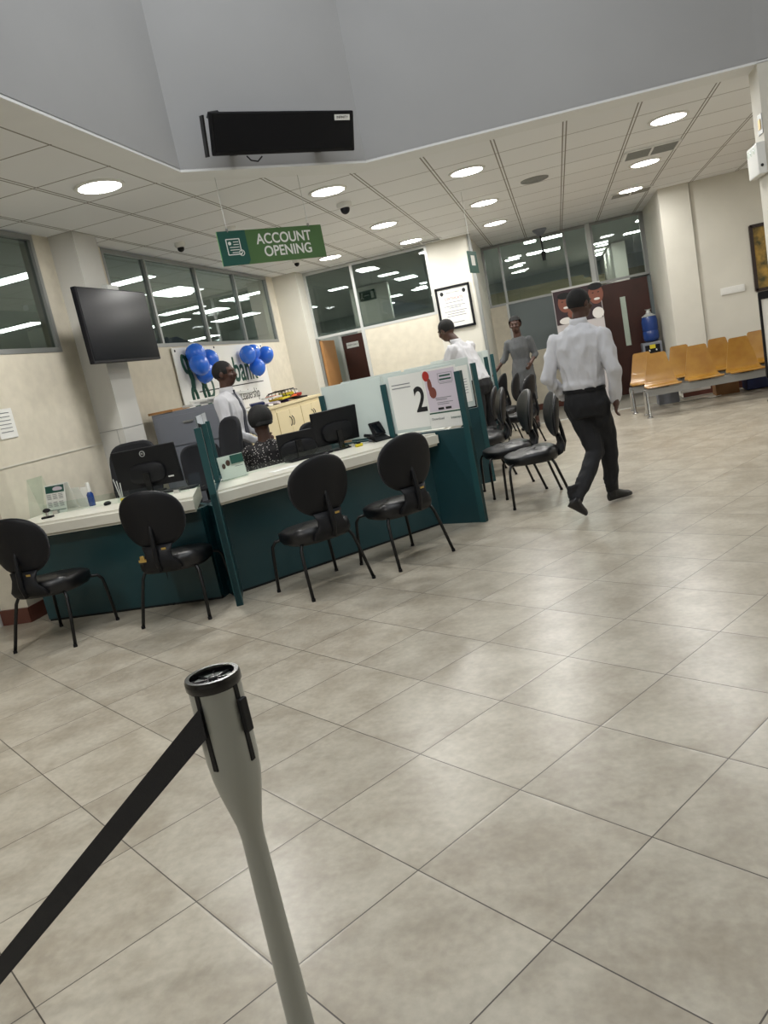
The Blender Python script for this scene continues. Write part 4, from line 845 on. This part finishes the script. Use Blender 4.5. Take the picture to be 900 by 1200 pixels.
# ------------------------------------------------------------------ beam benches
def bench(loc, label, n_=4, pitch=.568):
    t = thing('beam_bench', label, 'bench', loc, 0, 'plywood beam benches')
    for k in range(n_):
        x0 = .25+k*pitch; prof = [(-.02, .425, .235), (.0, .437, .245), (.06, .437, .25), (.2, .425, .25), (.34, .42, .245), (.39, .435, .235), (.425, .48, .215), (.46, .6, .19), (.5, .75, .155), (.525, .87, .13), (.528, .885, .11)]
        b = B(); R = []
        for i, (y, z, w) in enumerate(prof):
            d_ = Vector((0, prof[min(i+1, 10)][0]-prof[max(i-1, 0)][0], prof[min(i+1, 10)][1]-prof[max(i-1, 0)][1])).normalized(); nn = Vector((0, -d_.z, d_.y))*.0065
            P = Vector((x0, y, z)); row = []
            for q in range(7): u_ = -1+q/3.0; row.append(P+Vector((w*u_, 0, 0))+nn+Vector((0, .02*u_*u_*(i < 3), 0)))
            for q in range(7): u_ = 1-q/3.0; row.append(P+Vector((w*u_, 0, 0))-nn+Vector((0, .02*u_*u_*(i < 3), 0)))
            R.append(row)
        b.loft(R); b.done('seat_shell', M_ply, t, smooth=True)
        B().box((x0, .22, .395), (.16, .2, .03)).done('seat_bracket', M_blkm, t)
    L = n_*pitch
    B().box((L/2-.02, .22, .345), (L, .06, .09), bev=.006).done('beam', M_beam, t)
    B().box((L/2-.02, .035, .355), (L-.02, .025, .1)).done('front_rail', M_beam, t)
    for x in (.0, L-.08):
        B().tube([(x, .02, .36), (x, -.04, .06), (x, -.05, .02)], .024, 10).done('leg', M_chrome, t, smooth=True)
        B().tube([(x, .30, .36), (x, .36, .06), (x, .37, .02)], .024, 10).done('leg', M_chrome, t, smooth=True)
        for y in (-.05, .37): B().lathe((x, y, 0), [(.045, 0), (.045, .012), (.03, .024)], 16).done('foot_pad', M_chrome, t, smooth=True)
    return t
bn = bench((1.1, 11.88, 0), 'front row of golden plywood bench seats'); dup(bn, (.97, 12.73, 0), 0, 'rear row of golden plywood bench seats')
o = B().box((2.42, 13.35, .125), (.34, .3, .25), bev=.004).done('cardboard_box', M_carton); tag(o, 'brown cardboard box on the floor under the benches', 'box'); B().box((2.42, 13.19, .2), (.05, .02, .05)).done('tape', M_leaf, o)
o = B().box((2.95, 13.35, .1), (.5, .36, .18), bev=.01).box((2.95, 13.35, .2), (.54, .4, .03), bev=.005).done('storage_crate', M_navy); tag(o, 'dark blue crate under the right end of the benches', 'crate')
o = B().box((1.55, 13.4, .13), (.32, .28, .26), bev=.01).done('metal_bin', M_grey); tag(o, 'grey metal box standing under the left end of the benches', 'box')
o = B().box((2.0, 13.55, .15), (.46, .06, .1), bev=.006).done('cable_trunking', M_white); tag(o, 'white trunking box at floor level behind the benches', 'trunking')
o = B().tube([(1.7, 13.25, .01), (1.85, 13.1, .01), (2.0, 13.2, .01), (2.15, 13.05, .01), (2.3, 13.12, .01)], .008, 6).done('power_cable', M_white, smooth='all'); tag(o, 'white cable trailing on the floor under the benches', 'cable')

# ------------------------------------------------------------------ belt barrier
px, py = -.807, 1.412
KS = .911; t = thing('stanchion', 'silver belt post with black cap in the foreground', 'stanchion', (px*KS, py*KS, 1.51*(1-KS)), 0); t.scale = (KS, KS, KS)
ZB = -.1475
prof = [(.17, ZB), (.17, ZB+.015), (.15, ZB+.025), (.05, ZB+.035), (.032, ZB+.05), (.030, .1), (.0265, .45), (.0255, .565), (.0285, .60), (.036, .635), (.046, .68), (.0525, .72), (.0555, .76), (.056, .80), (.056, .935)]
B().lathe((0, 0, 0), prof, 48).done('post', M_post, t, smooth=True)
b = B(); b.lathe((0, 0, 0), [(.0565, .925), (.0595, .93), (.0595, .945), (.057, .951), (.048, .951), (.046, .944), (.046, .92)], 48, cap=False); b.done('cap_rim', mat('glossy_black', (12, 12, 14), .15), t, smooth=True)
b = B(); b.lathe((0, 0, 0), [(.046, .921), (.001, .921)], 40); b.done('cap_well', M_ink, t)
for k in range(8):
    a_ = PI/8+k*PI/4; B().box((.028*math.cos(a_), .028*math.sin(a_), .935), (.038, .0028, .012), Matrix.Rotation(a_, 3, 'Z')).done('cap_spoke', mat('gloss_spoke', (50, 50, 52), .2, .3), t)
b = B(); b.lathe((0, 0, 0), [(.0025, .928), (.010, .928), (.010, .944), (.006, .945), (.001, .945)], 20); b.done('cap_hub', MATS['gloss_spoke'], t, smooth=True)
for a_ in (-90, 0, 90, 180):   # black slots down the head
    a_r = math.radians(a_-15); c, s = math.cos(a_r), math.sin(a_r); Rz_ = Matrix.Rotation(a_r, 3, 'Z')
    B().box((.0555*c, .0555*s, .85), (.006, .0125, .19), Rz_, bev=.002).done('slot_channel', M_blkp, t)
a_r = math.radians(-45-14+0); B().box((.064*math.cos(math.radians(-15)), .064*math.sin(math.radians(-15)), .86), (.012, .022, .075), Matrix.Rotation(math.radians(-15), 3, 'Z'), bev=.003).done('belt_catch', M_blkp, t)
B().box((.064*math.cos(math.radians(165)), .064*math.sin(math.radians(165)), .86), (.012, .022, .065), Matrix.Rotation(math.radians(165), 3, 'Z'), bev=.003).done('belt_catch', M_blkp, t)
b = B(); R = []
tip0 = Vector((-.745, 1.228, .957)); tip1 = Vector((-1.854, 1.43, .03)); org = Vector((px*KS, py*KS, 1.51*(1-KS)))
for i in range(19):
    f_ = i/18; p = (tip0.lerp(tip1, f_)-org)/KS; p.z += .0*f_; n_ = Vector((.35, 1, 0)).normalized()*.0008
    hv = Vector((0, 0, -.066)) if i < 17 else Vector((.03, .05, -.03))
    R.append([p+n_, p+n_+hv, p-n_+hv, p-n_])
b.loft(R); o = b.done('barrier_belt', M_belt, t)

# ------------------------------------------------------------------ people
def V(*a_): return Vector(a_)
def hand(b, wr, d, thumb, r=.009, L=.085, curl=.5):
    """palm and five separate fingers; d = pointing direction, thumb = direction of the thumb side"""
    d = Vector(d).normalized(); th = (Vector(thumb)-d*Vector(thumb).dot(d)).normalized(); nn = d.cross(th).normalized()
    b.cap2(wr, .026, wr+d*.03, .027)
    for k in range(4):
        o_ = th*(.03-.0205*k); b.cap2(wr+d*.015+o_*.7, .014, wr+d*L+o_, .0125)
        l_ = (.040, .045, .042, .033)[k]; a0 = wr+d*(L+.002)+o_; a1 = a0+(d*math.cos(curl)+nn*math.sin(curl))*l_*.6; a2 = a1+(d*math.cos(2*curl)+nn*math.sin(2*curl))*l_*.6
        b.cap2(a0, r, a1, r*.95, 8); b.cap2(a1, r*.95, a2, r*.85, 8)
    t0 = wr+d*.025+th*.028; t1 = t0+(d*.6+th*.7+nn*.2).normalized()*.035; t2 = t1+(d*.85+th*.25+nn*.35).normalized()*.03
    b.cap2(t0, .013, t1, .011, 8); b.cap2(t1, .011, t2, .0095, 8)
def torso_ring(b, secs, fa):
    """secs: (centre, half width, half depth); fa = facing angle (rad)"""
    rx = V(math.sin(fa), -math.cos(fa), 0); fy = V(math.cos(fa), math.sin(fa), 0)
    b.loft([[c+rx*(w*math.cos(2*PI*k/20))+fy*(d_*math.sin(2*PI*k/20)) for k in range(20)] for c, w, d_ in secs])
def head_geo(b, hc, face_dir, upv, s=1.0, neck=None):
    f = Vector(face_dir).normalized(); u = Vector(upv).normalized(); f = (f-u*f.dot(u)).normalized(); r_ = f.cross(u); R = Matrix((r_, f, u)).transposed()
    b.ell(hc+u*.02*s-f*.008*s, (.076*s, .095*s, .098*s), R); b.ell(hc-u*.055*s+f*.02*s, (.055*s, .065*s, .062*s), R); b.ell(hc-u*.085*s+f*.045*s, (.028*s, .028*s, .022*s), R)
    b.cap2(hc+u*.01*s+f*.086*s, .011*s, hc-u*.022*s+f*.1*s, .017*s)         # nose
    b.ell(hc-u*.052*s+f*.085*s, (.027*s, .012*s, .012*s), R)                 # lips
    b.ell(hc+u*.03*s+f*.082*s, (.05*s, .016*s, .012*s), R)                   # brow
    for k in (-1, 1): b.ell(hc+r_*(k*.078*s)-f*.005*s, (.010*s, .022*s, .032*s), R); b.ell(hc+r_*(k*.04*s)-u*.02*s+f*.07*s, (.022*s, .02*s, .02*s), R)
    if neck: b.cap2(hc-u*.06*s-f*.015*s, .053*s, neck, .06*s)
    return R, r_, f, u
def eyes(hc, R, r_, f, u, s, par, body):
    for k in (-1, 1):
        e = B().ell(hc+r_*(k*.032*s)+u*.008*s+f*.082*s, (.009*s, .006*s, .0045*s), R).done('eye', M_eye, par, smooth='all'); B().ell(hc+r_*(k*.032*s)+u*.008*s+f*.0895*s, (.005*s, .003*s, .005*s), R).done('iris', M_ink, e, smooth='all')
def hair_cap(b, hc, R, u, f, s=1.0, th=.010, low=-.02):
    b.ell(hc+u*(.028+th*.4)*s-f*.018*s, ((.080+th)*s, (.092+th)*s, (.09+th)*s), R)
def cut_hair(o, hc, f, u, s=1.0):
    """remove the face area of a hair shell"""
    bm = bmesh.new(); bm.from_mesh(o.data)
    dele = [v for v in bm.verts if (v.co-hc).dot(u) < (-.045+.9*max(0, (v.co-hc).dot(f)+.0)/.1*.055)*s or ((v.co-hc).dot(f) > .055*s and (v.co-hc).dot(u) < .055*s)]
    bmesh.ops.delete(bm, geom=dele, context='VERTS'); bm.to_mesh(o.data); bm.free()
def shoe(b, heel, toe, s=1.0):
    heel, toe = Vector(heel), Vector(toe); d = (toe-heel); L = d.length; d.normalize(); side = d.cross(V(0, 0, 1)).normalized(); u = side.cross(d)
    secs = [(0, .026, .035, .035), (.03, .034, .055, .045), (.09, .037, .06, .05), (.14, .040, .045, .035), (.2, .045, .034, .026), (.25, .038, .028, .022), (.285, .018, .018, .018)]
    b.loft([[heel+d*(x*L/.285)+side*(w*math.cos(2*PI*k/14))+u*(zc+hh*math.sin(2*PI*k/14)*(1 if math.sin(2*PI*k/14) > 0 else .9)) for k in range(14)] for x, w, hh, zc in [(a0, a1, a2, a2*.9) for a0, a1, a2, a3_ in secs]])

# the walking man, photo centre-right
def walker():
    P = thing('person', 'man in white shirt and black trousers walking away, hands at pockets', 'person', (.1, 6.5, 0)); off = V(-.1, -6.5, 0)
    fa = math.radians(66)
    hc = V(.20, 6.62, 1.665); shL, shR = V(-.035, 6.65, 1.405), V(.33, 6.505, 1.395); elL, elR = V(-.135, 6.60, 1.13), V(.375, 6.44, 1.12); wrL, wrR = V(-.03, 6.72, .96), V(.365, 6.50, .88)
    hL, hR = V(.05, 6.62, .90), V(.22, 6.54, .89); kL, kR = V(.155, 6.58, .48), V(.27, 6.70, .50); aL, aR = V(-.06, 6.33, .13), V(.245, 6.77, .09)
    fdir = V(math.cos(fa), math.sin(fa), 0)
    b = B(); R, r_, f, u = head_geo(b, hc, V(.75, .65, 0), V(.06, .03, 1), 1.0, V(.16, 6.60, 1.46))
    torso_ring(b, [(V(.15, 6.58, 1.42), .12, .08), (V(.15, 6.58, 1.3), .16, .1), (V(.14, 6.58, 1.05), .13, .09), (V(.135, 6.58, .9), .14, .1)], fa)
    for s_, e, w in ((shL, elL, wrL), (shR, elR, wrR)): b.cap2(s_, .045, e, .038); b.cap2(e, .036, w, .027)
    for h, k, a_ in ((hL, kL, aL), (hR, kR, aR)): b.cap2(h, .075, k, .05); b.cap2(k, .048, a_, .032)
    hand(b, wrL+V(.0, 0, -.01), V(.35, .2, -.9), V(.2, -.8, 0)); hand(b, wrR+V(0, 0, -.01), V(-.15, .15, -1), V(0, 1, 0))
    for v in b.bm.verts: v.co += off
    remesh(b, 'body', M_skin, P, .0085, 2)
    b = B(); hair_cap(b, hc, R, u, f, 1.0, .006)
    for v in b.bm.verts: v.co += off
    o = b.done('hair', M_hair, P, smooth='all'); cut_hair(o, hc+off, f, u)
    # shirt
    b = B()
    torso_ring(b, [(V(.165, 6.595, 1.52), .058, .06), (V(.155, 6.585, 1.485), .125, .08), (V(.15, 6.58, 1.43), .205, .108), (V(.15, 6.575, 1.33), .205, .128), (V(.145, 6.575, 1.2), .185, .125), (V(.14, 6.575, 1.08), .168, .118), (V(.135, 6.575, 1.045), .176, .128), (V(.135, 6.575, 1.012), .172, .124), (V(.135, 6.575, .985), .15, .105)], fa)
    for s_, e, w in ((shL, elL, wrL), (shR, elR, wrR)):
        b.cap2(s_, .066, s_.lerp(e, .5), .062); b.cap2(s_.lerp(e, .5), .062, e, .056); b.cap2(e, .056, e.lerp(w, .6), .046); b.cap2(e.lerp(w, .6), .046, w, .038)
    # folds
    for k in range(9):
        x = -.13+.035*k; p = V(.15, 6.575, 1.3-.02*(k % 3)); rx = V(math.sin(fa), -math.cos(fa), 0); q = p+rx*x-fdir*(.123*math.sqrt(max(.05, 1-(x/.2)**2)))
        b.cap2(q, .006, q+V(0, 0, -.2-.02*(k % 4))+rx*(.02-.005*k)+fdir*.008, .011, 8)
    for v in b.bm.verts: v.co += off
    remesh(b, 'shirt', M_shirt, P, .0095, 2)
    b = B(); b.loft([[V(.167, 6.60, z)+V(math.cos(2*PI*k/24)*r*1.0, math.sin(2*PI*k/24)*r, 0) for k in range(24)] for z, r in ((1.49, .078), (1.535, .07), (1.56, .066), (1.56, .061), (1.52, .064))], cap=False)
    for v in b.bm.verts: v.co += off
    b.done('collar', M_shirt, P, smooth='all')
    # trousers
    b = B(); torso_ring(b, [(V(.135, 6.575, 1.025), .155, .112), (V(.135, 6.575, .95), .172, .125), (V(.135, 6.58, .86), .178, .13), (V(.135, 6.58, .78), .15, .11)], fa)
    for h, k, a_ in ((hL, kL, aL), (hR, kR, aR)): b.cap2(h+V(0, 0, -.02), .098, h.lerp(k, .5), .088); b.cap2(h.lerp(k, .5), .088, k, .072); b.cap2(k, .070, k.lerp(a_, .5), .064); b.cap2(k.lerp(a_, .5), .064, a_+V(0, 0, .02), .052)
    for k in range(3): b.cap2(aR+V(-.04, -.03, .05+.035*k), .018, aR+V(.04, .0, .06+.035*k), .012, 8); b.cap2(aL+V(-.04, -.02, .06+.035*k), .018, aL+V(.04, .03, .07+.03*k), .012, 8)
    for v in b.bm.verts: v.co += off
    remesh(b, 'trousers', M_trou, P, .010, 2)
    b = B(); torso_ring(b, [(V(.135, 6.575, .985), .176, .129), (V(.135, 6.575, 1.012), .176, .128)], fa)
    for v in b.bm.verts: v.co += off
    b.done('belt', M_blkp, P, smooth=True)
    b = B(); shoe(b, V(-.135, 6.29, .115), V(-.0, 6.30, .0)+V(.0, .0, .012));
    for v in b.bm.verts: v.co += off
    remesh(b, 'shoe', M_shoe, P, .007, 2)
    b = B(); shoe(b, V(.205, 6.735, .008), V(.405, 6.875, .008))
    b.cap2(V(.245, 6.77, .06), .045, V(.245, 6.77, .11), .045)
    for v in b.bm.verts: v.co += off
    remesh(b, 'shoe', M_shoe, P, .007, 2)
walker()

def standing(label, loc, fa, hgt, shirt, lower, tie=False, dress=False, female=False, arms=None, lean=0.0, head_dir=None, vox=.011, hair_style='short'):
    """generic figure built in local space facing +Y then rotated; loc = ground point"""
    P = thing('person', label, 'person', loc, fa-PI/2); s = hgt/1.78
    sw = .19 if not female else .165
    T = lambda x, y, z: V(x*s, (y+lean*max(0, z-.95))*s, z*s-(lean**2*.35*max(0, z-.95))*s)
    hc = T(0, .03+lean*.06, 1.655); nk = T(0, 0, 1.44)
    hd = head_dir or V(0, 1, 0)
    b = B(); R, r_, f, u = head_geo(b, hc, hd, V(0, lean*.8, 1), s*1.08, nk)
    PI2 = PI/2
    torso_ring(b, [(T(0, 0, 1.42), .1*s, .06*s), (T(0, 0, 1.3), .13*s, .09*s), (T(0, 0, 1.05), .11*s, .08*s), (T(0, 0, .88), .13*s, .09*s)], PI2)
    arms = arms or {}
    A = {}
    for sd in (-1, 1):
        sh = T(sd*sw, 0, 1.40); el = T(*arms.get(('el', sd), (sd*(sw+.05), -.03, 1.12))); wr = T(*arms.get(('wr', sd), (sd*(sw+.04), .07, .88))); A[sd] = (sh, el, wr)
        b.cap2(sh, .042*s, el, .036*s); b.cap2(el, .035*s, wr, .026*s); hand(b, wr, wr-el, V(-sd*.3, 1, 0) if abs((wr-el).normalized().z) > .5 else V(-sd, .2, .4))
        h, k, a_ = V(sd*.09, 0, .9)*s, V(sd*.1, .01, .48)*s, V(sd*.1, -.01, .09)*s; b.cap2(h, .07*s, k, .048*s); b.cap2(k, .046*s, a_, .032*s); b.cap2(a_, .035*s, a_+V(0, .12, -.05)*s, .028*s)
    remesh(b, 'body', M_skin, P, vox*.85, 2); eyes(hc, R, r_, f, u, s*1.08, P, None)
    b = B(); hair_cap(b, hc, R, u, f, s*1.08, .007 if hair_style == 'short' else .016)
    if hair_style == 'bun': b.ell(hc-f*.1*s+u*.05*s, (.05*s, .045*s, .05*s), R)
    o = b.done('hair', M_hair, P, smooth='all'); cut_hair(o, hc, f, u, s*1.08)
    b = B()
    if dress:
        torso_ring(b, [(T(0, 0, 1.47), .07*s, .06*s), (T(0, 0, 1.42), .165*s, .085*s), (T(0, .01, 1.3), .165*s, .12*s), (T(0, 0, 1.12), .135*s, .105*s), (T(0, 0, .95), .18*s, .13*s), (T(0, 0, .8), .185*s, .135*s), (T(0, 0, .55), .165*s, .12*s), (T(0, 0, .45), .16*s, .115*s)], PI2)
        for sd in (-1, 1): sh, el, wr = A[sd]; b.cap2(sh, .058*s, el, .05*s); b.cap2(el, .048*s, el.lerp(wr, .25), .044*s)
        remesh(b, 'dress', shirt, P, vox, 2)
    else:
        w = 1.0 if not female else .88
        torso_ring(b, [(T(0, 0, 1.49), .062*s, .062*s), (T(0, 0, 1.45), .14*s*w, .08*s), (T(0, 0, 1.39), .20*s*w, .11*s), (T(0, .01, 1.28), .195*s*w, .125*s), (T(0, 0, 1.1), .17*s*w, .115*s), (T(0, 0, .98), .17*s*w, .12*s)], PI2)
        for sd in (-1, 1): sh, el, wr = A[sd]; b.cap2(sh, .068*s*w, el, .052*s*w); b.cap2(el, .052*s*w, wr, .036*s)
        remesh(b, 'shirt', shirt, P, vox, 2)
        b = B(); torso_ring(b, [(T(0, 0, 1.01), .165*s*w, .118*s), (T(0, 0, .9), .178*s*w, .13*s), (T(0, 0, .8), .16*s*w, .11*s)], PI2)
        for sd in (-1, 1):
            h, k, a_ = V(sd*.09, 0, .88)*s, V(sd*.1, .01, .48)*s, V(sd*.1, -.01, .1)*s; b.cap2(h, .09*s, k, .068*s); b.cap2(k, .066*s, a_, .052*s)
        remesh(b, 'trousers', lower, P, vox, 2)
        b = B(); b.loft([[T(0, 0, z)+V(math.cos(2*PI*k/20)*r*s, (math.sin(2*PI*k/20)*r+.008)*s, 0) for k in range(20)] for z, r in ((1.46, .078), (1.505, .07), (1.53, .066), (1.525, .06))], cap=False); b.done('collar', shirt, P, smooth='all')
    if tie:
        b = B(); b.box(T(0, .078, 1.475), (.035*s, .022*s, .035*s), bev=.006*s)
        b.loft([[T(x, y, z) for x, y in ((-w_, y0), (w_, y0), (w_, y0+.008), (-w_, y0+.008))] for z, w_, y0 in ((1.46, .014, .082), (1.38, .024, .112), (1.28, .03, .138), (1.15, .036, .125), (1.04, .04, .12), (1.0, .01, .12))]); b.done('tie', M_tie, P)
    for sd in (-1, 1): b = B(); shoe(b, V(sd*.1, -.07, .005)*s, V(sd*.115, .2, .005)*s); b.done('shoe', M_shoe, P, smooth='all')
    return P
standing('man in white shirt and dark tie standing before the banner', (-3.38, 7.60, 0), math.radians(2), 1.86, M_shirt, M_trou, tie=True, arms={('el', 1): (.25, .03, 1.12), ('wr', 1): (.17, .25, .98), ('el', -1): (-.24, .03, 1.12), ('wr', -1): (-.15, .25, .98)})
standing('woman in grey dress standing in the alcove, one arm out', (-.64, 13.15, 0), math.radians(-97), 1.83, M_dress, M_dress, dress=True, female=True, arms={('el', 1): (.25, .02, 1.18), ('wr', 1): (.42, .08, 1.0), ('el', -1): (-.23, -.02, 1.16), ('wr', -1): (-.16, .14, 1.03)}, hair_style='bun')
standing('man in white shirt bending over behind the dividers', (-1.08, 10.4, 0), math.radians(152), 1.96, M_shirt, M_trou, lean=.42, arms={('el', 1): (.26, .22, 1.12), ('wr', 1): (.2, .42, .98), ('el', -1): (-.26, .22, 1.12), ('wr', -1): (-.2, .42, .98)}, head_dir=V(0, 1, -.9))
# seated woman behind the middle counter
def seated():
    P = thing('person', 'seated woman in black speckled blouse behind the middle counter', 'person', (-2.76, 6.80, 0), math.radians(120)-PI/2)
    hc = V(0, 0, 1.215); b = B(); R, r_, f, u = head_geo(b, hc, V(-.25, 1, -.1), V(0, 0, 1), 1.08, V(0, -.02, 1.03))
    torso_ring(b, [(V(0, -.02, 1.0), .12, .07), (V(0, -.02, .85), .13, .09), (V(0, -.03, .62), .13, .1), (V(0, -.02, .5), .15, .12)], PI/2)
    for sd in (-1, 1):
        sh, el, wr = V(sd*.17, -.02, .97), V(sd*.22, .05, .74), V(sd*.13, .28, .86); b.cap2(sh, .04, el, .035); b.cap2(el, .034, wr, .026); hand(b, wr, V(-sd*.1, 1, 0), V(-sd, .1, .3))
        h, k, a_ = V(sd*.09, .02, .5), V(sd*.1, .42, .5), V(sd*.1, .4, .09); b.cap2(h, .075, k, .055); b.cap2(k, .05, a_, .035); b.cap2(a_, .035, a_+V(0, .13, -.04), .028)
    remesh(b, 'body', M_skin, P, .010, 2); eyes(hc, R, r_, f, u, 1, P, None)
    b = B(); hair_cap(b, hc, R, u, f, 1.08, .026); b.ell(hc-f*.085-u*.02, (.085, .06, .085), R); o = b.done('hair', M_hair, P, smooth='all'); cut_hair(o, hc, f, u)
    b = B(); torso_ring(b, [(V(0, -.02, 1.05), .07, .06), (V(0, -.02, 1.01), .15, .08), (V(0, -.02, .95), .185, .105), (V(0, -.01, .82), .17, .13), (V(0, -.02, .6), .165, .125), (V(0, -.02, .5), .18, .14)], PI/2)
    for sd in (-1, 1): sh, el, wr = V(sd*.17, -.02, .97), V(sd*.22, .05, .74), V(sd*.13, .28, .86); b.cap2(sh, .06, el, .05); b.cap2(el, .048, el.lerp(wr, .4), .042)
    remesh(b, 'blouse', M_print, P, .011, 2)
    b = B()
    for sd in (-1, 1): h, k, a_ = V(sd*.09, .02, .5), V(sd*.1, .42, .5), V(sd*.1, .4, .12); b.cap2(h, .09, k, .07); b.cap2(k, .066, a_, .05)
    remesh(b, 'trousers', M_trou, P, .012, 2)
seated()
